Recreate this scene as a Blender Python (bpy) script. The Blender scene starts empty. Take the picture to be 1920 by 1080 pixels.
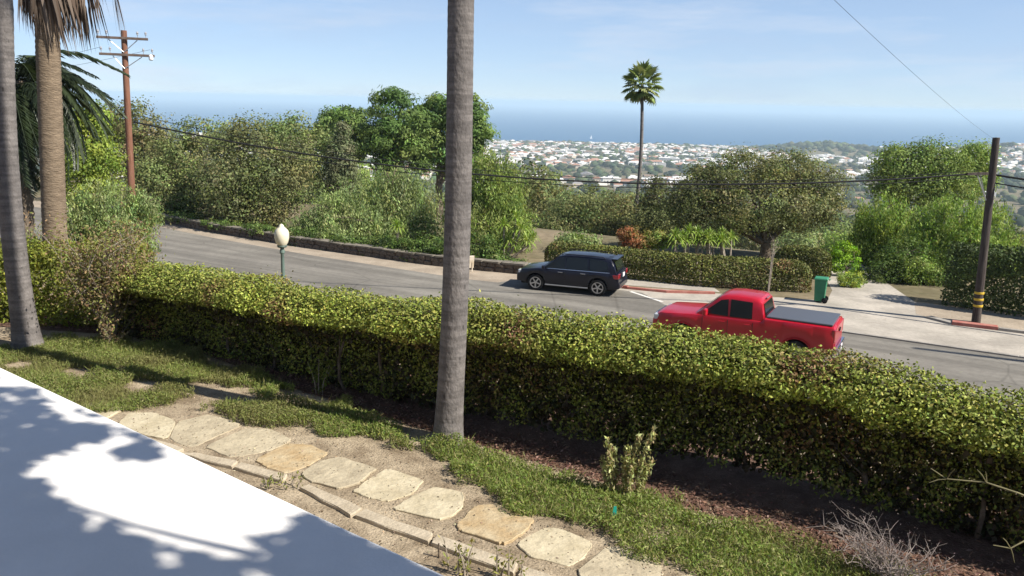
import bpy, bmesh, math, random, zlib
import numpy as np
from mathutils import Vector, Matrix

random.seed(7)
RNG = np.random.default_rng(11)
scene = bpy.context.scene
COL = scene.collection

# ------------------------------------------------------------------ camera
CAM = Vector((0.0, 0.0, 8.0))
PITCH = math.atan(350 / 1600)
ROLL = math.radians(1.25)
FW = Vector((0, math.cos(PITCH), -math.sin(PITCH)))
R0 = Vector((1, 0, 0)); U0 = R0.cross(FW)
RT = R0 * math.cos(ROLL) + U0 * math.sin(ROLL)
UP = U0 * math.cos(ROLL) - R0 * math.sin(ROLL)
cd = bpy.data.cameras.new('camera'); cam = bpy.data.objects.new('camera', cd); COL.objects.link(cam)
cd.sensor_width = 36; cd.lens = 30.0; cd.clip_start = 0.1; cd.clip_end = 200000
M = Matrix((RT, UP, -FW)).transposed().to_4x4(); M.translation = CAM
cam.matrix_world = M
scene.camera = cam

# ------------------------------------------------------------------ sky and sun
SUN_AZ = math.radians(66.5)          # shadows run this far to the left of the view direction
SUN_EL = math.radians(42)
SUN = Vector((math.sin(SUN_AZ) * math.cos(SUN_EL), -math.cos(SUN_AZ) * math.cos(SUN_EL), math.sin(SUN_EL)))
world = bpy.data.worlds.new('World'); scene.world = world; world.use_nodes = True
wn = world.node_tree; wn.nodes.clear()
wo = wn.nodes.new('ShaderNodeOutputWorld'); bg = wn.nodes.new('ShaderNodeBackground')
sky = wn.nodes.new('ShaderNodeTexSky'); sky.sky_type = 'NISHITA'; sky.sun_disc = False
sky.sun_elevation = SUN_EL; sky.sun_rotation = math.atan2(SUN.x, SUN.y)
sky.altitude = 150; sky.air_density = 0.6; sky.dust_density = 0.0; sky.ozone_density = 3.0
bg.inputs['Strength'].default_value = 0.084
# thin high cloud veils
tc = wn.nodes.new('ShaderNodeTexCoord'); mp = wn.nodes.new('ShaderNodeMapping')
mp.inputs['Scale'].default_value = (1.6, 1.6, 7.0); mp.inputs['Location'].default_value = (0.3, 0.2, 0.0)
nz = wn.nodes.new('ShaderNodeTexNoise'); nz.inputs['Scale'].default_value = 2.2; nz.inputs['Detail'].default_value = 6
nz.inputs['Roughness'].default_value = 0.55
cr = wn.nodes.new('ShaderNodeValToRGB')
cr.color_ramp.elements[0].position = 0.5; cr.color_ramp.elements[0].color = (0.58, 0.58, 0.58, 1)
cr.color_ramp.elements[1].position = 0.80; cr.color_ramp.elements[1].color = (0.95, 0.95, 0.95, 1)
mx = wn.nodes.new('ShaderNodeMix'); mx.data_type = 'RGBA'
mx.inputs['B'].default_value = (3.5, 4.5, 6.0, 1)
wn.links.new(tc.outputs['Generated'], mp.inputs['Vector']); wn.links.new(mp.outputs[0], nz.inputs['Vector'])
wn.links.new(nz.outputs['Fac'], cr.inputs[0]); 
sx = wn.nodes.new('ShaderNodeSeparateXYZ'); fo = wn.nodes.new('ShaderNodeMapRange'); fo.interpolation_type = 'SMOOTHSTEP'
fo.inputs[1].default_value = 0.0; fo.inputs[2].default_value = 0.45; fo.inputs[3].default_value = 1.0; fo.inputs[4].default_value = 0.12   # the veil thins towards the zenith
mm = wn.nodes.new('ShaderNodeMath'); mm.operation = 'MULTIPLY'
wn.links.new(tc.outputs['Generated'], sx.inputs[0]); wn.links.new(sx.outputs['Z'], fo.inputs[0])
wn.links.new(cr.outputs[0], mm.inputs[0]); wn.links.new(fo.outputs[0], mm.inputs[1]); wn.links.new(mm.outputs[0], mx.inputs['Factor'])
wn.links.new(sky.outputs[0], mx.inputs['A']); 
# faint wisps of cloud
mp3 = wn.nodes.new('ShaderNodeMapping'); mp3.inputs['Scale'].default_value = (2.2, 2.2, 15.0); mp3.inputs['Location'].default_value = (1.7, 0.4, 0.3)
n3 = wn.nodes.new('ShaderNodeTexNoise'); n3.inputs['Scale'].default_value = 1.7; n3.inputs['Detail'].default_value = 8; n3.inputs['Roughness'].default_value = 0.6
r3 = wn.nodes.new('ShaderNodeMapRange'); r3.inputs[1].default_value = 0.50; r3.inputs[2].default_value = 0.78; r3.inputs[3].default_value = 0.0; r3.inputs[4].default_value = 0.6
m3 = wn.nodes.new('ShaderNodeMix'); m3.data_type = 'RGBA'; m3.inputs['B'].default_value = (5.4, 5.8, 6.5, 1)
wn.links.new(tc.outputs['Generated'], mp3.inputs['Vector']); wn.links.new(mp3.outputs[0], n3.inputs['Vector']); wn.links.new(n3.outputs['Fac'], r3.inputs[0])
wn.links.new(r3.outputs[0], m3.inputs['Factor']); wn.links.new(mx.outputs['Result'], m3.inputs['A']); wn.links.new(m3.outputs['Result'], bg.inputs['Color'])
wn.links.new(bg.outputs[0], wo.inputs[0])

sd = bpy.data.lights.new('sun', 'SUN'); sd.energy = 4.8; sd.angle = math.radians(0.53); sd.color = (1.0, 0.93, 0.82)
so = bpy.data.objects.new('sun', sd); COL.objects.link(so)
so.rotation_euler = (-SUN).to_track_quat('-Z', 'Y').to_euler(); so.location = (20, -10, 40)

vs = scene.view_settings
vs.view_transform = 'Standard'; vs.look = 'None'; vs.gamma = 1.0; vs.use_curve_mapping = False
vs.exposure = 0.8
cy = scene.cycles
cy.use_denoising = True; cy.max_bounces = 6; cy.diffuse_bounces = 3; cy.glossy_bounces = 3
cy.transmission_bounces = 4; cy.transparent_max_bounces = 8; cy.volume_bounces = 1
cy.caustics_reflective = False; cy.caustics_refractive = False; cy.sample_clamp_indirect = 4.0

# ------------------------------------------------------------------ frames
C60, S60 = 0.5, math.sin(math.radians(60))
def W(s, v, z=0.0):                # s along the street (to the left), v away from the house
    return Vector((-S60 * s + C60 * v, C60 * s + S60 * v, z))
def at(px, py, Y):                 # the point at distance Y seen at photo pixel px, py
    d = FW + RT * ((px - 960) / 1600) - UP * ((py - 540) / 1600)
    return CAM + d * (Y / d.y)

# ------------------------------------------------------------------ helpers
def tag(o, label=None, cat=None, group=None, kind=None):
    if label: o['label'] = label
    if cat: o['category'] = cat
    if group: o['group'] = group
    if kind: o['kind'] = kind
    return o
def empty(name, loc, rz=0.0, **k):
    o = bpy.data.objects.new(name, None); COL.objects.link(o)
    o.location = loc; o.rotation_euler = (0, 0, rz); o.empty_display_size = 0.3
    return tag(o, **k)
def link(name, me, parent=None, **k):
    o = bpy.data.objects.new(name, me); COL.objects.link(o)
    if parent is not None: o.parent = parent
    return tag(o, **k)
def copy_tree(o, parent=None):
    c = o.copy(); COL.objects.link(c); c.parent = parent
    for ch in list(o.children): copy_tree(ch, c)
    return c

class MB:
    def __init__(self): self.v = []; self.f = []; self.m = []
    def add(self, vs, fs, m=0):
        b = len(self.v); self.v += [tuple(p) for p in vs]
        self.f += [tuple(i + b for i in f) for f in fs]; self.m += [m] * len(fs)
    def box(self, c, s, rot=None, m=0, taper=1.0):
        hx, hy, hz = s[0] / 2, s[1] / 2, s[2] / 2
        P = [(-hx, -hy, -hz), (hx, -hy, -hz), (hx, hy, -hz), (-hx, hy, -hz),
             (-hx * taper, -hy * taper, hz), (hx * taper, -hy * taper, hz), (hx * taper, hy * taper, hz), (-hx * taper, hy * taper, hz)]
        P = [Vector(p) for p in P]
        if rot is not None: P = [rot @ p for p in P]
        P = [p + Vector(c) for p in P]
        self.add(P, [(3, 2, 1, 0), (4, 5, 6, 7), (0, 1, 5, 4), (1, 2, 6, 5), (2, 3, 7, 6), (3, 0, 4, 7)], m)
    def tube(self, pts, rad, n=8, m=0, cap=True):
        pts = [Vector(p) for p in pts]
        if not hasattr(rad, '__len__'): rad = [rad] * len(pts)
        vs = []
        for i, p in enumerate(pts):
            t = (pts[min(i + 1, len(pts) - 1)] - pts[max(i - 1, 0)]).normalized()
            a = t.cross(Vector((0.13, 0.97, 0.21)) if abs(t.y) < 0.9 else Vector((1, 0, 0.1))).normalized(); b = t.cross(a)
            for k in range(n):
                th = 2 * math.pi * k / n
                vs.append(p + (a * math.cos(th) + b * math.sin(th)) * rad[i])
        fs = []
        for i in range(len(pts) - 1):
            for k in range(n):
                k2 = (k + 1) % n
                fs.append((i * n + k, i * n + k2, (i + 1) * n + k2, (i + 1) * n + k))
        if cap:
            fs.append(tuple(range(n))[::-1]); fs.append(tuple((len(pts) - 1) * n + k for k in range(n)))
        self.add(vs, fs, m)
    def lathe(self, prof, n=16, c=(0, 0, 0), rot=None, m=0, cap=True):
        vs = []
        for r, z in prof:
            for k in range(n):
                th = 2 * math.pi * k / n
                p = Vector((r * math.cos(th), r * math.sin(th), z))
                if rot is not None: p = rot @ p
                vs.append(p + Vector(c))
        fs = []
        for i in range(len(prof) - 1):
            for k in range(n):
                k2 = (k + 1) % n
                fs.append((i * n + k, i * n + k2, (i + 1) * n + k2, (i + 1) * n + k))
        if cap: fs.append(tuple(range(n))[::-1]); fs.append(tuple((len(prof) - 1) * n + k for k in range(n)))
        self.add(vs, fs, m)
    def prism(self, poly, z0, z1, m=0, inset=0.0, jit=None):
        n = len(poly); c = Vector((sum(p[0] for p in poly) / n, sum(p[1] for p in poly) / n))
        zt = [z1 + (jit[i] if jit else 0) for i in range(n)]
        lo = [(p[0], p[1], z0) for p in poly]
        mid = [(p[0], p[1], zt[i] - inset) for i, p in enumerate(poly)]
        top = []
        for i, p in enumerate(poly):
            d = Vector(p[:2]) - c; L = d.length
            q = c + d * (max(L - inset, 0.01) / L)
            top.append((q.x, q.y, zt[i]))
        vs = lo + mid + top; fs = []
        for i in range(n):
            j = (i + 1) % n
            fs.append((i, j, n + j, n + i)); fs.append((n + i, n + j, 2 * n + j, 2 * n + i))
        fs.append(tuple(range(2 * n, 3 * n))); fs.append(tuple(range(n))[::-1])
        self.add(vs, fs, m)
    def mesh(self, name, mats, smooth=False):
        me = bpy.data.meshes.new(name); me.from_pydata(self.v, [], self.f)
        for mm in (mats if isinstance(mats, (list, tuple)) else [mats]): me.materials.append(mm)
        if any(self.m): me.polygons.foreach_set('material_index', self.m)
        bm = bmesh.new(); bm.from_mesh(me); bmesh.ops.recalc_face_normals(bm, faces=bm.faces); bm.to_mesh(me); bm.free()
        if smooth:
            me.polygons.foreach_set('use_smooth', [True] * len(me.polygons))
            me.set_sharp_from_angle(angle=math.radians(smooth if smooth is not True else 40))
        me.update(); return me
    def build(self, name, mats, parent=None, smooth=False, **k):
        return link(name, self.mesh(name, mats, smooth), parent, **k)
def bevel(o, w, seg=2, ang=35):
    b = o.modifiers.new('bevel', 'BEVEL'); b.width = w; b.segments = seg; b.limit_method = 'ANGLE'; b.angle_limit = math.radians(ang)
    return o

# value noise, vectorised
def _hash(i, j, k, seed):
    h = (i * 374761393 + j * 668265263 + k * 2147483647 + seed * 144665) & 0xffffffff
    h = ((h ^ (h >> 13)) * 1274126177) & 0xffffffff
    return ((h ^ (h >> 16)) & 0xffff) / 65535.0
def vnoise(P, scale=1.0, seed=0):
    P = np.asarray(P, float) * scale
    I = np.floor(P).astype(np.int64); F = P - I; F = F * F * (3 - 2 * F)
    r = 0
    for a in (0, 1):
        for b in (0, 1):
            for c in (0, 1):
                w = (F[:, 0] if a else 1 - F[:, 0]) * (F[:, 1] if b else 1 - F[:, 1]) * (F[:, 2] if c else 1 - F[:, 2])
                r = r + w * _hash(I[:, 0] + a, I[:, 1] + b, I[:, 2] + c, seed)
    return r

# ------------------------------------------------------------------ materials
MATS = {}
def mat(name, col, rough=0.8, spec=0.3, var=0.0, vscale=4.0, bump=0.0, bscale=30.0, col2=None, metal=0.0, coat=0.0, ramp=(0.35, 0.65), detail=6, stretch=None, speck=0.0):
    m = bpy.data.materials.new(name); m.use_nodes = True
    nt = m.node_tree; b = nt.nodes['Principled BSDF']
    b.inputs['Roughness'].default_value = rough; b.inputs['Specular IOR Level'].default_value = spec
    b.inputs['Metallic'].default_value = metal; b.inputs['Coat Weight'].default_value = coat
    b.inputs['Base Color'].default_value = (*col, 1)
    tcn = nt.nodes.new('ShaderNodeTexCoord'); vec = tcn.outputs['Object']
    if stretch:
        mpn = nt.nodes.new('ShaderNodeMapping'); mpn.inputs['Scale'].default_value = stretch
        nt.links.new(vec, mpn.inputs['Vector']); vec = mpn.outputs[0]
    if col2 is not None or var:
        n = nt.nodes.new('ShaderNodeTexNoise'); n.inputs['Scale'].default_value = vscale; n.inputs['Detail'].default_value = detail
        n.inputs['Roughness'].default_value = 0.62
        nt.links.new(vec, n.inputs['Vector'])
        r = nt.nodes.new('ShaderNodeValToRGB'); r.color_ramp.elements[0].position = ramp[0]; r.color_ramp.elements[1].position = ramp[1]
        c2 = col2 if col2 is not None else tuple(min(1, c * (1 + var)) for c in col)
        c1 = col if col2 is not None else tuple(c * (1 - var) for c in col)
        r.color_ramp.elements[0].color = (*c1, 1); r.color_ramp.elements[1].color = (*c2, 1)
        nt.links.new(n.outputs['Fac'], r.inputs[0]); out = r.outputs[0]
        if speck:
            n2 = nt.nodes.new('ShaderNodeTexNoise'); n2.inputs['Scale'].default_value = vscale * 14; n2.inputs['Detail'].default_value = 3
            nt.links.new(vec, n2.inputs['Vector'])
            mr = nt.nodes.new('ShaderNodeMapRange'); mr.inputs[1].default_value = 0.3; mr.inputs[2].default_value = 0.7
            mr.inputs[3].default_value = 1 - speck; mr.inputs[4].default_value = 1 + speck
            nt.links.new(n2.outputs['Fac'], mr.inputs[0])
            mu = nt.nodes.new('ShaderNodeMix'); mu.data_type = 'RGBA'; mu.blend_type = 'MULTIPLY'; mu.inputs['Factor'].default_value = 1
            nt.links.new(out, mu.inputs['A']); nt.links.new(mr.outputs[0], mu.inputs['B']); out = mu.outputs['Result']
        nt.links.new(out, b.inputs['Base Color'])
    if bump:
        n = nt.nodes.new('ShaderNodeTexNoise'); n.inputs['Scale'].default_value = bscale; n.inputs['Detail'].default_value = 5
        nt.links.new(vec, n.inputs['Vector'])
        bp = nt.nodes.new('ShaderNodeBump'); bp.inputs['Strength'].default_value = bump; bp.inputs['Distance'].default_value = 0.05
        nt.links.new(n.outputs['Fac'], bp.inputs['Height']); nt.links.new(bp.outputs[0], b.inputs['Normal'])
    MATS[name] = m
    return m
def leafmat(name, rough=0.55, trans=0.28, spec=0.35):
    m = bpy.data.materials.new(name); m.use_nodes = True
    nt = m.node_tree; b = nt.nodes['Principled BSDF']; out = nt.nodes['Material Output']
    a = nt.nodes.new('ShaderNodeAttribute'); a.attribute_name = 'tint'
    b.inputs['Roughness'].default_value = rough; b.inputs['Specular IOR Level'].default_value = spec
    nt.links.new(a.outputs['Color'], b.inputs['Base Color'])
    t = nt.nodes.new('ShaderNodeBsdfTranslucent')
    hs = nt.nodes.new('ShaderNodeHueSaturation'); hs.inputs['Hue'].default_value = 0.485; hs.inputs['Saturation'].default_value = 1.15; hs.inputs['Value'].default_value = 1.25
    nt.links.new(a.outputs['Color'], hs.inputs['Color']); nt.links.new(hs.outputs[0], t.inputs['Color'])
    mxs = nt.nodes.new('ShaderNodeMixShader'); mxs.inputs[0].default_value = trans
    nt.links.new(b.outputs[0], mxs.inputs[1]); nt.links.new(t.outputs[0], mxs.inputs[2]); nt.links.new(mxs.outputs[0], out.inputs[0])
    return m
LEAF = leafmat('leaf', .65, .33, .18); LEAF_GLOSS = leafmat('leaf_glossy', 0.38, 0.22, 0.5); DRY = leafmat('dry_leaf', 0.8, 0.15, 0.1)
LEAF_HEDGE = leafmat('hedge_leaf', .6, .10, .22)
FROND = leafmat('frond', 0.45, 0.2, 0.45)

m_dirt = mat('garden_dirt', (0.20, 0.155, 0.105), 0.95, 0.1, col2=(0.40, 0.33, 0.235), vscale=2.6, bump=0.5, bscale=40, speck=0.25)
m_ground = mat('hill_ground', (0.10, 0.095, 0.05), 0.95, 0.1, col2=(0.23, 0.185, 0.125), vscale=0.15, bump=0.3, bscale=3, speck=0.2)
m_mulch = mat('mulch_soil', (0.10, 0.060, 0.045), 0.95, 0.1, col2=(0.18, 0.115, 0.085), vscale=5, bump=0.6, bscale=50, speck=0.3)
m_asphalt = mat('asphalt', (0.165, 0.154, 0.136), 0.9, 0.25, col2=(0.21, 0.197, 0.172), vscale=0.35, bump=0.15, bscale=90, speck=0.10)
m_shoulder = mat('road_shoulder_dirt', (0.27, 0.225, 0.175), 0.95, 0.15, col2=(0.38, 0.32, 0.25), vscale=0.8, bump=0.2, bscale=40, speck=0.15)
m_conc = mat('concrete_paving', (0.35, 0.32, 0.275), 0.85, 0.25, col2=(0.44, 0.40, 0.345), vscale=0.5, bump=0.08, bscale=60, speck=0.10)
m_kerb = mat('kerb_concrete', (0.30, 0.28, 0.25), 0.85, 0.25, var=0.2, vscale=3, speck=0.15)
m_redkerb = mat('red_kerb_paint', (0.34, 0.10, 0.08), 0.7, 0.3, col2=(0.42, 0.20, 0.16), vscale=3, speck=0.15)
m_paint = mat('white_road_paint', (0.68, 0.66, 0.62), 0.7, 0.3, var=0.12, vscale=6, speck=0.15)
m_stone_pale = mat('flagstone_pale', (0.40, 0.345, 0.235), 0.85, 0.25, col2=(0.52, 0.46, 0.33), vscale=3.5, bump=0.35, bscale=14, speck=0.10)
m_stone_grey = mat('flagstone_buff', (0.34, 0.29, 0.205), 0.85, 0.25, col2=(0.46, 0.40, 0.285), vscale=4.5, bump=0.4, bscale=14, speck=0.12)
m_stone_gold = mat('flagstone_golden', (0.36, 0.255, 0.135), 0.85, 0.25, col2=(0.45, 0.37, 0.24), vscale=4, bump=0.4, bscale=14, speck=0.12)
m_edging = mat('edging_stone', (0.36, 0.305, 0.225), 0.9, 0.2, col2=(0.48, 0.415, 0.315), vscale=5, bump=0.3, bscale=25, speck=0.12)
m_wallstone = mat('rubble_stone', (0.075, 0.062, 0.052), 0.9, 0.2, col2=(0.18, 0.145, 0.115), vscale=4, bump=0.5, bscale=16, speck=0.2)
m_coping = mat('coping_stone', (0.13, 0.12, 0.10), 0.9, 0.2, col2=(0.27, 0.24, 0.195), vscale=3, bump=0.4, bscale=18, speck=0.15)
m_white = mat('white_stucco', (0.80, 0.785, 0.765), 0.85, 0.2, var=0.045, vscale=2.0, bump=0.05, bscale=60)
m_palm = mat('palm_bark', (0.125, 0.115, 0.112), 0.9, 0.15, col2=(0.185, 0.17, 0.163), vscale=4, bump=0.4, bscale=22, stretch=(1, 1, .6), speck=0.14)
m_palm_tan = mat('palm_bark_tan', (0.15, 0.115, 0.082), 0.9, 0.15, col2=(0.245, 0.19, 0.135), vscale=4, bump=0.7, bscale=14, stretch=(1, 1, 3.5), speck=0.2)
m_bark = mat('tree_bark', (0.09, 0.07, 0.052), 0.95, 0.1, col2=(0.19, 0.155, 0.12), vscale=7, bump=0.6, bscale=20, speck=0.2)
m_twig = mat('dry_twig', (0.30, 0.26, 0.215), 0.9, 0.1, var=0.25, vscale=9)
m_pole_red = mat('utility_pole_wood', (0.155, 0.072, 0.046), 0.9, 0.15, col2=(0.25, 0.13, 0.09), vscale=3, bump=0.3, bscale=20, stretch=(6, 6, 0.5))
m_pole_dark = mat('dark_pole_wood', (0.045, 0.037, 0.034), 0.9, 0.15, col2=(0.095, 0.08, 0.072), vscale=3, bump=0.3, bscale=20, stretch=(6, 6, 0.5))
m_yellow = mat('yellow_band', (0.55, 0.38, 0.04), 0.6, 0.3)
m_black = mat('black_rubber', (0.012, 0.012, 0.013), 0.75, 0.3)
m_wire = mat('cable_black', (0.018, 0.018, 0.02), 0.6, 0.3)
m_galv = mat('galvanised', (0.42, 0.43, 0.44), 0.45, 0.5, metal=0.7, var=0.1)
m_porc = mat('porcelain', (0.75, 0.75, 0.76), 0.25, 0.5)
m_insul = mat('insulator_glaze', (0.30, 0.31, 0.34), 0.3, 0.5)
m_armwood = mat('crossarm_wood', (0.13, 0.10, 0.085), 0.9, 0.15, var=.25, vscale=4)
m_lamp_green = mat('lamp_post_paint', (0.10, 0.145, 0.125), 0.55, 0.4, var=0.2, vscale=5)
m_globe = mat('lamp_globe', (0.70, 0.65, 0.50), 0.35, 0.4, var=0.05)
m_bin = mat('bin_plastic', (0.022, 0.17, 0.085), 0.5, 0.4, var=0.15, vscale=3)
m_bin_lid = mat('bin_lid', (0.04, 0.22, 0.12), 0.5, 0.4)
m_board = mat('weathered_board', (0.55, 0.46, 0.34), 0.8, 0.2, col2=(0.78, 0.72, 0.62), vscale=3)
m_teal = mat('teal_plastic', (0.02, 0.34, 0.27), 0.4, 0.4)
# vehicles
m_navy = mat('navy_car_paint', (0.006, 0.007, 0.016), 0.3, 0.35, coat=0.35)
m_red = mat('red_car_paint', (0.42, 0.006, 0.020), 0.32, 0.4, coat=.6)
m_trim = mat('car_trim', (0.012, 0.012, 0.013), 0.6, 0.3)
m_glass = mat('car_glass', (0.010, 0.013, 0.015), 0.1, 0.4)
m_chrome = mat('chrome', (0.6, 0.6, 0.62), 0.18, 0.5, metal=1.0)
m_alloy = mat('alloy_rim', (0.55, 0.55, 0.57), 0.3, 0.5, metal=0.8)
m_tail = mat('tail_lamp', (0.30, 0.008, 0.018), 0.15, 0.6, coat=1.0)
m_head = mat('head_lamp', (0.55, 0.57, 0.6), 0.1, 0.6, coat=1.0)
m_tonneau = mat('tonneau_cover', (0.085, 0.092, 0.11), 0.36, 0.6)
m_plate = mat('licence_plate', (0.7, 0.7, 0.72), 0.5, 0.4)

def extra(m, stretch, scale, lo, hi, amount, rot=0.0, kind='noise', ramp=(.4, .6)):
    nt = m.node_tree; b = nt.nodes['Principled BSDF']; src = b.inputs['Base Color'].links[0].from_socket
    t = nt.nodes.new('ShaderNodeTexCoord'); mp_ = nt.nodes.new('ShaderNodeMapping'); mp_.inputs['Rotation'].default_value = (0, 0, rot)
    mp2 = nt.nodes.new('ShaderNodeMapping'); mp2.inputs['Scale'].default_value = stretch
    nt.links.new(t.outputs['Object'], mp_.inputs['Vector']); nt.links.new(mp_.outputs[0], mp2.inputs['Vector'])
    if kind == 'noise':
        n = nt.nodes.new('ShaderNodeTexNoise'); n.inputs['Detail'].default_value = 4; fac = n.outputs['Fac']
    else:
        n = nt.nodes.new('ShaderNodeTexVoronoi'); n.feature = 'DISTANCE_TO_EDGE' if kind == 'crack' else 'F1'; fac = n.outputs['Distance']
    n.inputs['Scale'].default_value = scale; nt.links.new(mp2.outputs[0], n.inputs['Vector'])
    r = nt.nodes.new('ShaderNodeMapRange'); r.inputs[1].default_value = ramp[0]; r.inputs[2].default_value = ramp[1]; r.inputs[3].default_value = lo; r.inputs[4].default_value = hi
    nt.links.new(fac, r.inputs[0])
    mu = nt.nodes.new('ShaderNodeMix'); mu.data_type = 'RGBA'; mu.blend_type = 'MULTIPLY'; mu.inputs['Factor'].default_value = amount
    nt.links.new(src, mu.inputs['A']); nt.links.new(r.outputs[0], mu.inputs['B']); nt.links.new(mu.outputs['Result'], b.inputs['Base Color'])
extra(m_asphalt, (.06, 1.1, 1), 1.0, .78, 1.12, 1.0, rot=math.radians(-150))          # wear along the lanes
extra(m_asphalt, (1, 1, 1), .22, .55, 1.0, .55, kind='crack', ramp=(.0, .012))
extra(m_conc, (1, 1, 1), .30, .72, 1.0, .5, kind='crack', ramp=(.0, .010))
extra(m_conc, (1, 1, 1), .8, .86, 1.06, 1.0)
extra(m_palm, (1, 1, 9), 2.2, .80, 1.12, 1.0)                                        # leaf scar rings
extra(m_palm, (1, 1, .45), 9.0, .35, 1.0, .8, kind='pit', ramp=(.08, .17))             # dark pits and splits
# ------------------------------------------------------------------ terrain
def terrain_z(x, y):
    x = np.asarray(x, float); y = np.asarray(y, float)
    v = C60 * x + S60 * y; r = np.hypot(x, y)
    w = np.clip((r - 120) / 280, 0, 1); w = w * w * (3 - 2 * w)
    q = v * (1 - w) + r * w
    q = np.where(v > 20, q, v)
    z = np.interp(q, [11.6, 14, 18.5, 20, 48, 58, 120, 300, 700, 1300, 2200, 3300, 3560, 5200],
                  [3.7, 3.2, 0.5, 0, 0, -1.6, -13, -44, -85, -116, -131, -146.5, -153, -165])
    for bx, by, h, s1, s2 in ((1010, 2880, 19, 130, 260), (1230, 2950, 16, 200, 300), (1560, 2550, 52, 260, 420), (-1500, 2700, 40, 500, 400)):
        z = z + h * np.exp(-((x - bx) / s1) ** 2 - ((y - by) / s2) ** 2)
    P = np.stack([x, y, 0 * x], -1).reshape(-1, 3)
    nn = (vnoise(P, 1 / 260., 3) - 0.5).reshape(x.shape) * 14 + (vnoise(P, 1 / 60., 5) - 0.5).reshape(x.shape) * 3
    far = np.clip((q - 60) / 300, 0, 1) * np.clip((3300 - q) / 300, 0, 1)
    return z + nn * far
def make_ground():
    half = [i * 1.5 for i in range(74)]
    st = 1.5
    while half[-1] < 5200:
        st *= 1.068; half.append(half[-1] + st)
    ax = np.array([-h for h in half[:0:-1]] + half)
    X, Y = np.meshgrid(ax, ax, indexing='xy'); Z = terrain_z(X, Y)
    n = len(ax); V = np.stack([X, Y, Z], -1).reshape(-1, 3)
    I = np.arange(n * n).reshape(n, n)
    Fq = np.stack([I[:-1, :-1], I[:-1, 1:], I[1:, 1:], I[1:, :-1]], -1).reshape(-1, 4)
    me = bpy.data.meshes.new('ground'); me.vertices.add(len(V)); me.vertices.foreach_set('co', V.ravel())
    me.loops.add(Fq.size); me.loops.foreach_set('vertex_index', Fq.ravel())
    me.polygons.add(len(Fq)); me.polygons.foreach_set('loop_start', np.arange(0, Fq.size, 4))
    me.update(calc_edges=True); me.validate()
    me.polygons.foreach_set('use_smooth', [True] * len(Fq))
    me.materials.append(m_ground)
    link('ground', me, kind='structure', label='brown hillside ground falling from the street to the town')
make_ground()

def sheet(name, pts, z, m, kind='structure', label=None, parent=None, thick=0.0):
    mb = MB()
    P = [Vector((p[0], p[1], z)) for p in pts]
    mb.add(P, [tuple(range(len(P)))])
    me = mb.mesh(name, m)
    if me.polygons[0].normal.z < 0: me.flip_normals()
    return link(name, me, parent, kind=kind, label=label)
def svp(l): return [W(s, v)[:2] for s, v in l]

# sea
def make_sea():
    m = bpy.data.materials.new('sea_water'); m.use_nodes = True; nt = m.node_tree; b = nt.nodes['Principled BSDF']
    b.inputs['Base Color'].default_value = (0.008, 0.085, 0.21, 1); b.inputs['Roughness'].default_value = 0.45
    b.inputs['Specular IOR Level'].default_value = 0.2
    t = nt.nodes.new('ShaderNodeTexCoord'); n = nt.nodes.new('ShaderNodeTexNoise'); n.inputs['Scale'].default_value = 0.02; n.inputs['Detail'].default_value = 6
    bp = nt.nodes.new('ShaderNodeBump'); bp.inputs['Strength'].default_value = 0.6; bp.inputs['Distance'].default_value = 3.0
    nt.links.new(t.outputs['Object'], n.inputs['Vector']); nt.links.new(n.outputs['Fac'], bp.inputs['Height']); nt.links.new(bp.outputs[0], b.inputs['Normal'])
    mb = MB(); N = 96
    rs = [2600, 6000, 14000, 30000, 62000]
    for r in rs:
        for k in range(N):
            a = 2 * math.pi * k / N; mb.v.append((r * math.cos(a), r * math.sin(a), -150.0))
    for i in range(len(rs) - 1):
        for k in range(N):
            k2 = (k + 1) % N; mb.f.append((i * N + k, (i + 1) * N + k, (i + 1) * N + k2, i * N + k2))
    mb.m = [0] * len(mb.f)
    me = mb.mesh('sea', m)
    if me.polygons[0].normal.z < 0: me.flip_normals()
    link('sea', me, kind='structure', label='blue ocean fading into the pale horizon')
make_sea()

# haze over the far town and the sea
def make_haze():
    m = bpy.data.materials.new('haze_air'); m.use_nodes = True; nt = m.node_tree; nt.nodes.clear()
    o = nt.nodes.new('ShaderNodeOutputMaterial'); p = nt.nodes.new('ShaderNodeVolumePrincipled')
    p.inputs['Color'].default_value = (0.68, 0.87, 1.0, 1); p.inputs['Density'].default_value = 0.00012
    p.inputs['Anisotropy'].default_value = 0.0
    nt.links.new(p.outputs[0], o.inputs['Volume'])
    mb = MB(); mb.box((0, 0, -68), (128000, 128000, 196))
    ob = mb.build('haze', m, kind='stuff', label='pale blue haze over the far town and ocean')
make_haze()

# ------------------------------------------------------------------ street
ROAD_FAR = [(130, 36), (80, 36), (46, 34.3), (39, 33.2), (31, 32.4), (21, 32.05), (19.4, 32.3), (18.8, 33.9), (13.2, 34.15), (11.6, 32.6), (10.5, 32.2), (-1, 32.2), (-70, 32.4)]
road = sheet('road', svp([(-70, 24), (130, 24)] + ROAD_FAR), 0.004, m_asphalt, label='grey asphalt street crossing behind the garden hedge')
sheet('road_shoulder', svp([(100, 31.5), (100, 38), (46, 36.6), (19, 35.8), (18.9, 31.5)]), 0.0, m_shoulder, label='tan dirt shoulder below the low stone wall').location.z = 0.002
apron = sheet('concrete_apron', svp([(12.2, 31.9), (-70, 31.9), (-70, 36.0), (1.4, 36.0), (1.75, 36.5), (2.4, 37.1), (2.75, 39.2), (6.3, 39.8), (6.1, 37.4), (10.3, 36.0), (14.2, 35.0), (19.0, 34.7), (19.0, 34.0), (13.3, 34.0), (12.2, 32.9)]), 0.003, m_conc, label='pale concrete driveway apron beside the street')
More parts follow.
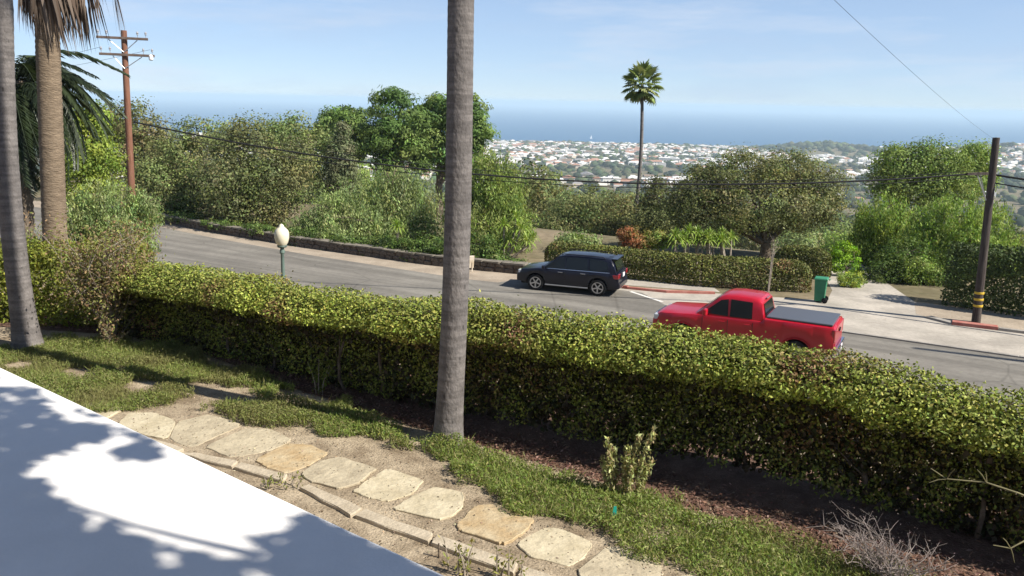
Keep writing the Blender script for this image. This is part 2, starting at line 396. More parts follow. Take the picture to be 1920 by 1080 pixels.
sheet('driveway', svp([(2.75, 39.1), (6.3, 39.7), (8.4, 47), (6.2, 47.5), (4.0, 42)]), 0.007, m_conc, label='concrete driveway leading back between clipped shrubs')
sheet('verge', svp([(1.3, 36.1), (-40, 36.1), (-40, 39.4), (2.9, 39.4), (2.6, 37.0)]), 0.006, m_shoulder, label='dusty verge around the dark pole')
sheet('sidewalk', svp([(18.5, 34.9), (14.2, 35.25), (10.4, 36.3), (11.0, 37.2), (18.5, 36.2)]), 0.008, m_conc, label='narrow sidewalk between red kerb and clipped hedge')
mb = MB()
def kerb(path, w, h, m, name, label):
    mb = MB()
    for (s0, v0), (s1, v1) in zip(path[:-1], path[1:]):
        a = W(s0, v0); b = W(s1, v1); d = (b - a); L = d.length; d.normalize(); nrm = Vector((-d.y, d.x, 0))
        if nrm.dot(Vector((C60, S60, 0))) < 0: nrm = -nrm
        q = [a, b, b + nrm * w, a + nrm * w]
        mb.prism([(p.x, p.y) for p in q], -0.02, h, inset=0.02)
    return mb.build(name, m, kind='structure', label=label)
kerb([(18.2, 34.3), (14.0, 34.45)], 0.16, 0.13, m_redkerb, 'kerb', 'faded red kerb beside the dark parked car')
kerb([(13.99, 34.45), (12.3, 34.75), (10.45, 35.75)], 0.16, 0.10, m_redkerb, 'kerb', 'faded red kerb curving towards the driveway apron')
kerb([(1.25, 35.85), (-0.3, 35.95)], 0.35, 0.13, m_redkerb, 'kerb', 'short red painted kerb at the foot of the dark pole')
kerb([(-0.31, 35.95), (-40, 36.1)], 0.2, 0.10, m_kerb, 'kerb', 'grey kerb running off beyond the dark pole')
kerb([(2.2, 36.45), (1.26, 35.85)], 0.3, 0.08, m_kerb, 'kerb', 'grey kerb end sloping down to the driveway')
# gutter lip between street and apron
mb = MB()
for a, b in zip([(10.4, 32.18), (4.6, 32.16), (-1, 32.2)], [(4.61, 32.16), (-0.99, 32.2), (-60, 32.4)]):
    p, q = W(*a), W(*b); d = (q - p).normalized(); nn = Vector((C60, S60, 0))
    mb.prism([tuple(x[:2]) for x in (p, q, q + nn * 0.16, p + nn * 0.16)], -0.01, 0.055, inset=0.02)
mb.build('kerb', m_kerb, kind='structure', label='low rolled gutter lip along the apron')
sheet('painted_line', svp([(13.75, 34.02), (11.9, 32.95), (11.78, 33.05), (13.65, 34.14)]), 0.009, m_paint, parent=road, kind=None)

# ------------------------------------------------------------------ garden ground
sheet('garden_soil', svp([(-14, 2), (24, 2), (24, 11), (-14, 11)]), 3.704, m_dirt, label='dry tan garden soil')
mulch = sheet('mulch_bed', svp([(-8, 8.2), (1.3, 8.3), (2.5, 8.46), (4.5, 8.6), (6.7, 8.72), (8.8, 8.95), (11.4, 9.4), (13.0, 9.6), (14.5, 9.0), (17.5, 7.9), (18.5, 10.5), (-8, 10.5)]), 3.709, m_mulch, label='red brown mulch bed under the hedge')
GZ = 3.7
path = sheet('garden_path', svp([(-4, 5.6), (12, 6.0), (12, 7.5), (10, 7.6), (5, 7.5), (2, 7.2), (-4, 7.1)]), 3.712, m_dirt, label='dirt garden path laid with pale flagstones')
STONES = [
 ('p', [(9.99, 6.92), (9.75, 7.12), (9.27, 7.09), (8.97, 6.78), (8.87, 6.62), (9.21, 6.55), (9.7, 6.55)]),
 ('b', [(9.18, 7.08), (9.06, 7.46), (8.42, 7.46), (8.38, 6.8), (8.36, 6.68), (8.49, 6.62), (8.83, 6.67)]),
 ('b', [(8.23, 6.73), (8.24, 7.4), (7.97, 7.54), (7.52, 7.46), (7.5, 7.08), (7.64, 6.8), (7.77, 6.68)]),
 ('g', [(7.4, 6.76), (7.44, 7.31), (7.17, 7.45), (6.84, 7.38), (6.8, 7.01), (6.85, 6.72), (7.14, 6.7)]),
 ('b', [(6.67, 6.78), (6.74, 7.14), (6.61, 7.37), (6.06, 7.35), (5.97, 6.98), (6.07, 6.71), (6.43, 6.69)]),
 ('p', [(5.88, 6.76), (5.93, 7.41), (5.4, 7.39), (5.31, 7.06), (5.41, 6.78), (5.63, 6.74)]),
 ('p', [(5.23, 6.66), (5.25, 6.97), (5.18, 7.31), (4.83, 7.37), (4.65, 7.08), (4.64, 6.89), (4.69, 6.74)]),
 ('g', [(4.47, 6.73), (4.54, 7.19), (4.37, 7.34), (3.87, 7.24), (3.83, 6.95), (3.87, 6.65), (4.38, 6.66)]),
 ('p', [(3.76, 6.74), (3.67, 7.14), (3.56, 7.22), (3.16, 7.16), (3.1, 6.88), (3.14, 6.66), (3.54, 6.6)]),
 ('b', [(3.03, 6.63), (2.98, 7.14), (2.8, 7.3), (2.46, 7.18), (2.35, 6.98), (2.53, 6.71), (2.9, 6.46)]),
 ('p', [(2.2, 6.6), (2.15, 7.1), (1.7, 7.15), (1.45, 6.9), (1.5, 6.5)]), ('g', [(1.3, 6.5), (1.25, 7.0), (0.8, 7.1), (0.5, 6.8), (0.7, 6.4)]),
 ('p', [(10.9, 6.5), (10.75, 6.9), (10.2, 7.0), (10.1, 6.6), (10.4, 6.35)])]
def subdiv_poly(P, n=3, jit=0.012):
    out = []
    for a, b in zip(P, P[1:] + P[:1]):
        for k in range(n):
            t = k / n
            out.append((a[0] + (b[0] - a[0]) * t + random.uniform(-jit, jit), a[1] + (b[1] - a[1]) * t + random.uniform(-jit, jit)))
    return out
def chaikin(P, k=1):
    for _ in range(k):
        Q = []
        for a, b in zip(P, P[1:] + P[:1]):
            Q.append((a[0] * .9 + b[0] * .1, a[1] * .9 + b[1] * .1)); Q.append((a[0] * .1 + b[0] * .9, a[1] * .1 + b[1] * .9))
        P = Q
    return P
for k, P in STONES:
    cs, cv_ = sum(p[0] for p in P) / len(P), sum(p[1] for p in P) / len(P)
    Q = subdiv_poly(chaikin([(cs + (p[0] - cs) * 1.05, cv_ + (p[1] - cv_) * 1.05) for p in P]), 3, .011)
    mb = MB(); pp = svp(Q)
    tx, ty = random.uniform(-.02, .02), random.uniform(-.02, .02); c = pp[0]
    mb.prism(pp, GZ - 0.02, GZ + 0.032, inset=0.006, jit=[(p[0] - c[0]) * tx + (p[1] - c[1]) * ty + random.uniform(-.003, .003) for p in pp])
    mb.build('flagstone', {'p': m_stone_pale, 'b': m_stone_grey, 'g': m_stone_gold}[k], path)
EDG = [[(8.3, 6.36), (8.1, 6.5), (7.5, 6.58), (7.45, 6.44)], [(7.42, 6.45), (7.47, 6.58), (6.75, 6.63), (6.68, 6.48)],
       [(6.42, 6.46), (6.38, 6.58), (5.5, 6.46), (5.5, 6.28)], [(5.47, 6.28), (5.47, 6.45), (4.55, 6.41), (4.5, 6.25)], [(4.47, 6.25), (4.52, 6.41), (3.55, 6.38), (3.5, 6.2)],
       [(3.46, 6.2), (3.5, 6.37), (2.4, 6.3), (2.4, 6.1)], [(9.3, 6.32), (9.25, 6.48), (8.35, 6.5), (8.35, 6.34)]]
for P in EDG:
    mb = MB(); mb.prism(svp(subdiv_poly(P, 4, 0.012)), GZ - 0.02, GZ + 0.055, inset=0.012); mb.build('edging_stone', m_edging, path)

# ------------------------------------------------------------------ leaf engine
def quads(P, N, L, Wd, tint, roll=None, bend=0.25):
    """P centres (n,3), N normals, L length, Wd width, tint (n,3): folded diamond leaves"""
    n = len(P)
    N = N / np.maximum(np.linalg.norm(N, axis=1, keepdims=True), 1e-6)
    A = RNG.normal(size=(n, 3)) if roll is None else roll
    T = A - N * np.sum(A * N, 1, keepdims=True); T /= np.maximum(np.linalg.norm(T, axis=1, keepdims=True), 1e-6)
    B = np.cross(N, T)
    L = np.broadcast_to(np.asarray(L, float), (n,))[:, None]; Wd = np.broadcast_to(np.asarray(Wd, float), (n,))[:, None]
    v = np.stack([P - T * L / 2, P + B * Wd / 2 - N * L * bend * .3, P + T * L / 2 - N * L * bend * .5, P - B * Wd / 2 - N * L * bend * .3], 1)
    return v.reshape(-1, 3), np.repeat(tint, 4, axis=0)
def leaf_mesh(name, V, T, m):
    n = len(V) // 4
    me = bpy.data.meshes.new(name)
    me.vertices.add(len(V)); me.vertices.foreach_set('co', np.ascontiguousarray(V, dtype=np.float32).ravel())
    me.loops.add(len(V)); me.loops.foreach_set('vertex_index', np.arange(len(V), dtype=np.int32))
    me.polygons.add(n); me.polygons.foreach_set('loop_start', np.arange(0, 4 * n, 4, dtype=np.int32))
    a = me.attributes.new('tint', 'FLOAT_COLOR', 'POINT')
    a.data.foreach_set('color', np.concatenate([np.clip(T, 0.004, 1), np.ones((len(T), 1))], 1).astype(np.float32).ravel())
    me.update(calc_edges=True); me.materials.append(m)
    return me
def tints(n, pal, jit=0.22, w=None):
    pal = np.array(pal); idx = RNG.choice(len(pal), n, p=w)
    c = pal[idx] * (1 + RNG.normal(size=(n, 1)) * jit) * (1 + RNG.normal(size=(n, 3)) * 0.06)
    return np.clip(c, 0.004, 1)
def rand_dir(n):
    d = RNG.normal(size=(n, 3)); return d / np.linalg.norm(d, axis=1, keepdims=True)

def crown(lobes, nclump, per, rc, leaf, pal, style='round', jit=0.2, flat=0.7):
    """lobes: (centre, (rx,ry,rz)); leaves in clumps spread through the lobes, thickest towards their outside"""
    per = int(per * 1.5); pal = [tuple(c * k_ for c, k_ in zip(p, (1.75, 1.85, 1.6))) for p in pal]; nclump = int(nclump * .7) if style == 'round' else nclump; per = int(per * 1.45) if style == 'round' else per; rc = rc * 1.12 if style == 'round' else rc
    vol = np.array([r[0] * r[1] + r[1] * r[2] + r[0] * r[2] for _, r in lobes]); vol = vol / vol.sum()
    li = RNG.choice(len(lobes), nclump, p=vol)
    Cc = np.array([tuple(c) for c, _ in lobes])[li]; Rr = np.array([r for _, r in lobes])[li]
    d = rand_dir(nclump); rad = RNG.uniform(0.25, 1.0, (nclump, 1)) ** 0.4
    lump = 1 + 0.34 * (vnoise(Cc + d * Rr, 1.0 / max(rc * 2.2, .3), 9) - 0.5)[:, None]
    P0 = Cc + d * Rr * rad * lump
    out0 = d / Rr; out0 /= np.linalg.norm(out0, axis=1, keepdims=True)
    csz = RNG.uniform(0.6, 1.35, (nclump, 1)) * rc
    ctint = tints(nclump, pal, 0.16)
    P0 = np.repeat(P0, per, 0); O = np.repeat(out0, per, 0); S = np.repeat(csz, per, 0); T = np.repeat(ctint, per, 0); n = len(P0)
    if style == 'weep':
        u = RNG.uniform(0, 1, (n, 1)); off = np.clip(RNG.normal(size=(n, 3)), -1.6, 1.6) * S * np.array([[.28, .28, .2]])
        off[:, 2:3] -= u * S * 2.1
        P = P0 + off + O * S * .3 * (1 - u)
        N = RNG.normal(size=(n, 3)) + O * .5; roll = np.tile([[0, 0, -1.]], (n, 1)) + RNG.normal(size=(n, 3)) * .28
        L = leaf * .85 * RNG.uniform(.8, 1.6, n); Wd = L * .32
        V, TT = quads(P, N, L, Wd, T * (1 + RNG.normal(size=(n, 1)) * jit), roll)
    elif style == 'needle':
        g = rand_dir(n); P = P0 + g * S * RNG.uniform(.15, 1, (n, 1)) ** .5 * np.array([[1, 1, .7]])
        roll = g * .4 + RNG.normal(size=(n, 3)) * .6 + np.array([[0, 0, .5]]); N = RNG.normal(size=(n, 3)) * .38 + g + O * .3 + np.array([[0, 0, .15]])
        L = leaf * RNG.uniform(.8, 1.4, n); Wd = L * .38
        V, TT = quads(P, N, L, Wd, T * (1 + RNG.normal(size=(n, 1)) * jit), roll)
    else:
        g = np.clip(RNG.normal(size=(n, 3)), -1.5, 1.5) * S * np.array([[.5, .5, .5 * flat]])
        P = P0 + g
        gd = g / np.maximum(np.linalg.norm(g, axis=1, keepdims=True), 1e-6)
        N = RNG.normal(size=(n, 3)) * .42 + gd * .8 + O * .45 + np.array([[0, 0, .2]])
        L = leaf * .72 * RNG.uniform(.7, 1.35, n); Wd = L * RNG.uniform(.5, .8, n)
        V, TT = quads(P, N, L, Wd, T * (1 + RNG.normal(size=(n, 1)) * jit))
    return V, TT

OAK = [(0.078, 0.090, 0.036), (0.105, 0.112, 0.046), (0.135, 0.130, 0.062), (0.090, 0.098, 0.048)]
OLIVE = [(0.120, 0.150, 0.062), (0.150, 0.180, 0.074), (0.100, 0.130, 0.058), (0.175, 0.195, 0.095)]
PEPPER = [(0.115, 0.165, 0.040), (0.150, 0.200, 0.050), (0.090, 0.130, 0.035), (0.18, 0.21, 0.075)]
PINE = [(0.055, 0.088, 0.028), (0.075, 0.112, 0.034), (0.100, 0.135, 0.044)]
BROWNISH = [(0.125, 0.110, 0.055), (0.105, 0.105, 0.045), (0.15, 0.125, 0.07)]
DARKIVY = [(0.040, 0.062, 0.018), (0.055, 0.082, 0.022), (0.075, 0.105, 0.030)]
BRIGHT = [(0.140, 0.230, 0.028), (0.18, 0.27, 0.035), (0.11, 0.18, 0.025)]
HEDGE = [(0.200, 0.245, 0.046), (0.255, 0.295, 0.058), (0.150, 0.190, 0.040), (0.310, 0.315, 0.080)]
GRASS = [(0.14, 0.20, 0.042), (0.18, 0.245, 0.056), (0.22, 0.26, 0.075), (0.26, 0.26, 0.11)]

def ground_at(x, y): return float(terrain_z(np.array([x]), np.array([y]))[0])

def tree(name, label, cat, Y, lobes, pal, base=None, per=26, nclump=300, rc=0.9, leaf=0.24, style='round', tr=0.22, group=None, jit=0.2, matl=None, depth=0.85, flat=0.7, limbs=True, thick=1.0):
    """lobes given as photo px (x, y, rx, ry) at distance Y, dY offsets spread them in depth"""
    global RNG
    RNG = np.random.default_rng(zlib.crc32(label.encode())); random.seed(zlib.crc32(name.encode()) + int(Y * 10))
    L = []
    for i, lb in enumerate(lobes):
        dy = lb[4] if len(lb) > 4 else random.uniform(-.5, .5)
        k = Y / 1600 * 1.02
        c = at(lb[0], lb[1], Y + dy)
        L.append((c, (lb[2] * k, lb[2] * k * depth, lb[3] * k)))
    if base is None:
        m = L[0][0]; bx, by = m.x, m.y
    else:
        bx, by = base
    bz = ground_at(bx, by)
    B = Vector((bx, by, bz))
    t = empty(name, B, label=label, cat=cat, group=group)
    Lr = [((c - B), r) for c, r in L]
    V, T = crown(Lr, nclump, per, rc, leaf, pal, style, jit, flat)
    link('crown', leaf_mesh('crown', V, T, matl or LEAF), t)
    mb = MB()
    low = min(c.z - r[2] for c, r in Lr); fork = max(0.4, low * 0.75 if low > 0.6 else 0.5)
    top = Vector((0.1 * tr, 0, fork))
    mb.tube([(0, 0, -0.3), (tr * .3, 0, fork * .5), top], [tr * 1.25, tr, tr * .85], 9)
    for c, r in Lr:
        e = c + Vector((0, 0, r[2] * .35)); mid = (top + e) / 2 + Vector((random.uniform(-.2, .2), random.uniform(-.2, .2), -(e - top).length * .06))
        mb.tube([top - Vector((0, 0, .1)), mid, e], [tr * .6, tr * .38, tr * .12], 6)
        if limbs:
            for _ in range(5):
                d = Vector(rand_dir(1)[0]); d.z = abs(d.z) * .8
                f = c + Vector((d.x * r[0], d.y * r[1], d.z * r[2])) * .85
                st = mid.lerp(e, random.uniform(.1, .9))
                mb.tube([st, (st + f) / 2 + Vector((0, 0, .1)), f], [tr * .2, tr * .13, tr * .04], 5)
    mb.build('trunk', m_bark, t, smooth=60)
    return t

# ------------------------------------------------------------------ hedges
def hedge(name, label, path, prof, n, leaf, pal, bare=0.0, patch=True, lump=0.10, stems=0, matl=None, front=(0, -1), tan=None, inner=0.35, round_end=False, group=None, mstem=None, core=0):
    """path: [(x,y,z)], prof: [(offset towards the front, height)] open polyline; leaves grow in a shell under that skin"""
    path = [Vector(p) for p in path]; B = path[0].copy()
    t = empty(name, B, label=label, cat='hedge', group=group)
    seg = np.array([(b - a).length for a, b in zip(path[:-1], path[1:])]); cum = np.concatenate([[0], np.cumsum(seg)])
    pr = np.array(prof, float); ps = np.hypot(*np.diff(pr, axis=0).T); pc = np.concatenate([[0], np.cumsum(ps)])
    u = RNG.uniform(0, cum[-1], n); w = RNG.uniform(0, pc[-1], n)
    o = np.interp(w, pc, pr[:, 0]); h = np.interp(w, pc, pr[:, 1])
    o2 = np.interp(np.minimum(w + .02, pc[-1]), pc, pr[:, 0]); h2 = np.interp(np.minimum(w + .02, pc[-1]), pc, pr[:, 1])
    o1 = np.interp(np.maximum(w - .02, 0), pc, pr[:, 0]); h1 = np.interp(np.maximum(w - .02, 0), pc, pr[:, 1])
    to, th = o2 - o1, h2 - h1; ln = np.hypot(to, th); no, nh = th / ln, -to / ln     # outward normal of the section
    cen = (pr[:, 0].min() + pr[:, 0].max()) / 2
    flip = np.where((no * (o - cen) + nh * (h - pr[:, 1].mean())) < 0, -1, 1); no *= flip; nh *= flip
    PX = np.array([p.x for p in path]); PY = np.array([p.y for p in path]); PZ = np.array([p.z for p in path])
    cx, cyy, cz = np.interp(u, cum, PX), np.interp(u, cum, PY), np.interp(u, cum, PZ)
    si = np.clip(np.searchsorted(cum, u, side='right') - 1, 0, len(seg) - 1)
    dx = np.diff(PX)[si] / seg[si]; dy = np.diff(PY)[si] / seg[si]
    fx, fy = dy, -dx; sg = np.where(fx * front[0] + fy * front[1] < 0, -1, 1); fx, fy = fx * sg, fy * sg
    if round_end:
        e = np.minimum(u, cum[-1] - u); k = np.clip(e / round_end, 0, 1); k = np.sqrt(1 - (1 - k) ** 2)
        o = cen + (o - cen) * k; h = h * (0.55 + 0.45 * k)
    P = np.stack([cx + fx * o, cyy + fy * o, cz + h], 1)
    N = np.stack([fx * no, fy * no, nh], 1)
    lm = (vnoise(P, 1 / .55, 21) - .5) * 2 * lump + (vnoise(P, 1 / .22, 22) - .5) * lump
    dep = RNG.uniform(0, 1, n) ** 1.8 * inner
    if core: dep = np.where((h < 1.12) & (no > .2), RNG.uniform(0, 1, n) ** .8 * .42, dep)
    P = P + N * (lm - dep + RNG.exponential(.018, n) * (RNG.uniform(size=n) < .5))[:, None]
    keep = np.ones(n, bool)
    if bare:
        hol = vnoise(P, 1 / .35, 31); lowf = np.clip(1 - h / (pr[:, 1].max() * .62), 0, 1)
        keep &= ~((hol < bare * lowf * 1.6 + .04) & (no > .2))
    P, N, h = P[keep], N[keep], h[keep]; n = len(P)
    T = tints(n, pal, 0.2)
    if patch:
        pt = vnoise(P, 1 / 1.1, 41) * .65 + vnoise(P, 1 / .4, 42) * .35
        red = np.clip((pt - .60) / .14, 0, 1) * (RNG.uniform(size=n) < .55)
        T = T * (1 - red[:, None]) + np.array([[0.21, 0.125, 0.062]]) * red[:, None] * (1 + RNG.normal(size=(n, 1)) * .25)
        br = np.clip((vnoise(P, 1 / .8, 43) - .5) / .3, 0, 1)
        T = T * (1 + .35 * br[:, None] * np.array([[1, 1, .6]]))
    NN = N * .8 + RNG.normal(size=(n, 3)) * .6 + np.array([[0, 0, .15]])
    V, TT = quads(P - np.array([tuple(B)]), NN, leaf * RNG.uniform(.7, 1.3, n), leaf * RNG.uniform(.42, .7, n), T)
    if core:      # the inside of the hedge: brown inner growth, tinted darker to deepen its shade
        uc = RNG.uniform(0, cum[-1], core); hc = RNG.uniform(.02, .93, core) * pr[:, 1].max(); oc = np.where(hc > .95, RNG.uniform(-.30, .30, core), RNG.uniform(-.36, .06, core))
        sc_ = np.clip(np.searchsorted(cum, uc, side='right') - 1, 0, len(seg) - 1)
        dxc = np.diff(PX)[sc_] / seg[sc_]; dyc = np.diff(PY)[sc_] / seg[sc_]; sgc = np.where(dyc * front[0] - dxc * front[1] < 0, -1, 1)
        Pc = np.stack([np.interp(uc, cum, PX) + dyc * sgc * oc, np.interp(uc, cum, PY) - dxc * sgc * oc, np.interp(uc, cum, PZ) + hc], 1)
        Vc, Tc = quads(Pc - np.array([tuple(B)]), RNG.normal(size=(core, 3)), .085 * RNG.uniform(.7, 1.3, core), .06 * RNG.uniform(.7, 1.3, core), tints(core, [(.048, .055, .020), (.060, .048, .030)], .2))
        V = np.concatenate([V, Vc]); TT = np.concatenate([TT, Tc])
    link('foliage', leaf_mesh('foliage', V, TT, matl or LEAF_HEDGE), t)
    H = pr[:, 1].max()
    for i in range(stems):
        uu = cum[-1] * (i + random.uniform(.2, .8)) / stems
        c = Vector((np.interp(uu, cum, PX), np.interp(uu, cum, PY), np.interp(uu, cum, PZ))) - B
        mb = MB(); off = Vector((random.uniform(-.1, .1), random.uniform(.0, .15), 0))
        pts = [c + off + Vector((0, 0, -.05))]
        for k in range(1, 5):
            pts.append(c + off + Vector((random.uniform(-.14, .14), random.uniform(-.14, .14), H * .2 * k)))
        mb.tube(pts, [.03, .027, .022, .016, .008], 6)
        for _ in range(3):
            a = pts[random.randint(1, 3)]; mb.tube([a, a + Vector((random.uniform(-.35, .35), random.uniform(-.35, .35), random.uniform(.15, .5)))], [.012, .004], 5)
        mb.build('stem', mstem or m_twig, t, smooth=60)
    return t

PROF_MAIN = [(.12, .02), (.12, .4), (.14, .85), (.20, 1.08), (.42, 1.14), (.57, 1.25), (.52, 1.40), (.32, 1.53), (.0, 1.59), (-.3, 1.58), (-.45, 1.48), (-.52, 1.0), (-.45, .1)]
hedge('garden_hedge', 'long leafy privet hedge running between garden and street, its near side in shade',
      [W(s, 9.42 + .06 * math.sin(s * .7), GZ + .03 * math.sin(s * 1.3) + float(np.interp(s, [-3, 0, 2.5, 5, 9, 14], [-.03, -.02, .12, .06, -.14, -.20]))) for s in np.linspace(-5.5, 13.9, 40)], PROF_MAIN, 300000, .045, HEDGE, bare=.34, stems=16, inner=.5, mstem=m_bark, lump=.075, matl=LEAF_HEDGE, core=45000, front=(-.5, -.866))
PROF_LEFT = [(.45, .02), (.5, .4), (.5, .9), (.47, 1.3), (.38, 1.5), (.15, 1.6), (-.3, 1.58), (-.45, 1.4), (-.5, .1)]
hedge('garden_hedge', 'sunlit yellow green hedge standing behind the twiggy shrub and leaning palm',
      [(-6.95, 15.75, GZ - .12), (-8.3, 15.9, GZ - .1), (-10, 16.0, GZ - .1), (-13.5, 16.05, GZ - .1)], PROF_LEFT, 40000, .07, [(0.22, 0.255, 0.045), (0.28, 0.30, 0.055), (0.17, 0.20, 0.04)], bare=.12, stems=8, front=(0, -1), patch=False, matl=LEAF)
PROF_FAR = [(.55, .02), (.62, .4), (.62, .95), (.5, 1.22), (.2, 1.34), (-.3, 1.34), (-.58, 1.15), (-.62, .1)]
FARP = [(0.100, 0.120, 0.028), (0.125, 0.140, 0.032), (0.085, 0.100, 0.026), (0.15, 0.145, 0.045)]
hedge('clipped_hedge', 'low clipped hedge with rounded end behind the parked car and green bin',
      [W(s, v) for s, v in ((19.4, 36.85), (15, 37.05), (11.6, 37.4), (9, 38.3), (7.1, 39.0))], PROF_FAR, 26000, .11, FARP, lump=.05, front=(-.5, -.866), round_end=.7, inner=.22)
hedge('clipped_hedge', 'rounded clipped bush behind the end of the long low hedge',
      [W(9.6, 43.0), W(8.0, 42.6), W(6.9, 42.4)], [(.7, .02), (.8, .6), (.72, 1.1), (.4, 1.36), (-.4, 1.36), (-.75, 1.0), (-.75, .1)], 8000, .11, FARP, lump=.05, front=(-.5, -.866), round_end=.8, inner=.22, patch=False)
hedge('ivy_hedge', 'tall dark leafy hedge behind the dark pole with yellow bands',
      [W(1.8, 39.9), W(0, 39.6), W(-3, 39.4), W(-8, 39.3), W(-16, 39.3)], [(.6, .02), (.75, .6), (.75, 1.6), (.7, 2.3), (.45, 2.62), (-.4, 2.65), (-.7, 2.2), (-.7, .1)], 46000, .13, DARKIVY + [(0.09, 0.13, 0.035)], lump=.12, front=(-.5, -.866), inner=.4, patch=False)

# ------------------------------------------------------------------ garden grass, chips, litter
SGRASS = [[(14.6, 6.9), (14.3, 8.3), (13.07, 9.25), (10.93, 9.18), (8.68, 8.8), (9.6, 8.35), (9.95, 7.6), (10.2, 6.9), (11.8, 6.2)],
          [(9.19, 7.67), (9.26, 8.42), (8.52, 8.63), (7.21, 8.73), (6.43, 8.54), (6.67, 7.95), (7.3, 7.75), (8.4, 7.7)],
          [(6.55, 8.1), (6.0, 8.1), (5.97, 7.8), (6.4, 7.85)],
          [(5.9, 8.05), (5.65, 8.52), (4.5, 8.48), (3.45, 8.36), (2.47, 8.38), (1.3, 8.2), (-4, 8.05), (-4, 6.9), (0.5, 7.05), (2.18, 7.2), (3.52, 7.3), (4.37, 7.45), (5.32, 7.72)]]
def inpoly(S, P):
    r = np.zeros(len(S), bool); x, y = S[:, 0], S[:, 1]
    for (x0, y0), (x1, y1) in zip(P, P[1:] + P[:1]):
        c = ((y0 > y) != (y1 > y)) & (x < (x1 - x0) * (y - y0) / (y1 - y0 + 1e-9) + x0); r ^= c
    return r
def make_grass():
    n = 430000
    S = np.stack([RNG.uniform(-4, 15, n), RNG.uniform(6.1, 9.4, n)], 1)
    S3 = np.concatenate([S, np.zeros((n, 1))], 1)
    wob = (np.stack([vnoise(S3, 2.2, 5), vnoise(S3, 2.2, 6)], 1) - .5) * .5 + (np.stack([vnoise(S3, 7, 7), vnoise(S3, 7, 8)], 1) - .5) * .22
    k = np.zeros(n, bool)
    for P in SGRASS: k |= inpoly(S + wob, P)
    hole = vnoise(S3, 1.5, 15) * .7 + vnoise(S3, 5, 16) * .3
    left = S[:, 0] > 9.4
    k &= ~(hole < np.where(left, .24, .16)); k &= RNG.uniform(size=n) < np.clip((hole - .05) * 3.2, 0, 1)
    # bare spots in the lawn
    for s0, v0, a, b in ((9.7, 8.15, .75, .28), (10.75, 7.75, .35, .3), (12.1, 7.6, .3, .2)):
        k &= ~((((S[:, 0] - s0) / a) ** 2 + ((S[:, 1] - v0) / b) ** 2) + wob[:, 0] * 3 < 1)
    S = S[k]; n = len(S)
    hmax = .03 + .17 * vnoise(np.concatenate([S, np.zeros((n, 1))], 1), 3, 18)
    z = GZ + .015 + RNG.uniform(0, 1, n) ** .8 * hmax
    P = np.stack([-S60 * S[:, 0] + C60 * S[:, 1], C60 * S[:, 0] + S60 * S[:, 1], z], 1)
    N = RNG.normal(size=(n, 3)) * .8 + np.array([[0, 0, .45]]); roll = RNG.normal(size=(n, 3)) * .8 + np.array([[0, 0, .9]])
    T = tints(n, GRASS, .25)
    dry = np.clip((vnoise(np.concatenate([S, np.zeros((n, 1))], 1), 1.3, 28) - .5) * 3, 0, 1)[:, None] * .5
    dry = np.clip(dry + np.where(S[:, :1] > 9.3, .22, 0), 0, 1); T = T * (1 - dry) + np.array([[.19, .17, .075]]) * dry
    V, TT = quads(P, N, RNG.uniform(.03, .07, n), RNG.uniform(.008, .018, n), T, roll)
    k2 = RNG.integers(0, n, 26000); P2 = P[k2] + RNG.normal(size=(26000, 3)) * np.array([[.07, .07, 0]]); P2[:, 2] = GZ + RNG.uniform(.04, .13, 26000)
    V2, T2 = quads(P2, RNG.normal(size=(26000, 3)), RNG.uniform(.08, .15, 26000), .006, T[k2] * 1.25, RNG.normal(size=(26000, 3)) * .35 + np.array([[0, 0, 1.]]))
    V = np.concatenate([V, V2]); TT = np.concatenate([TT, T2])
    o = link('grass', leaf_mesh('grass', V, TT, LEAF), kind='stuff', label='short green grass and clover between path and hedge', cat='grass')
    return n
NG = make_grass()
def scatter_flat(name, label, cat, n, smin, smax, vf, L, Wd, pal, matl, z=GZ + .018, tilt=.35):
    s = RNG.uniform(smin, smax, n); v = vf(s, n)
    P = np.stack([-S60 * s + C60 * v, C60 * s + S60 * v, z + RNG.uniform(0, .025, n)], 1)
    N = RNG.normal(size=(n, 3)) * tilt + np.array([[0, 0, 1.]])
    V, T = quads(P, N, RNG.uniform(L * .5, L * 1.3, n), RNG.uniform(Wd * .5, Wd * 1.3, n), tints(n, pal, .3), bend=.1)
    link(name, leaf_mesh(name, V, T, matl), kind='stuff', label=label, cat=cat)
scatter_flat('wood_chips', 'red brown bark chips strewn under the hedge', 'mulch', 15000, -6, 15.5,
             lambda s, n: np.interp(s, [-6, 1.3, 4.5, 8.8, 11.4, 13, 15.5], [8.1, 8.25, 8.55, 8.95, 9.45, 9.5, 8.9]) + np.abs(RNG.normal(size=n)) * .45 - .06, .06, .022, [(.17, .095, .07), (.13, .072, .052), (.24, .16, .12)], DRY)
scatter_flat('leaf_litter', 'dry fallen leaves scattered on the path soil', 'leaves', 5500, -3, 13,
             lambda s, n: RNG.uniform(6.0, 8.6, n), .028, .016, [(.26, .20, .13), (.16, .115, .075), (.38, .32, .22), (.10, .075, .05)], DRY, tilt=.5)

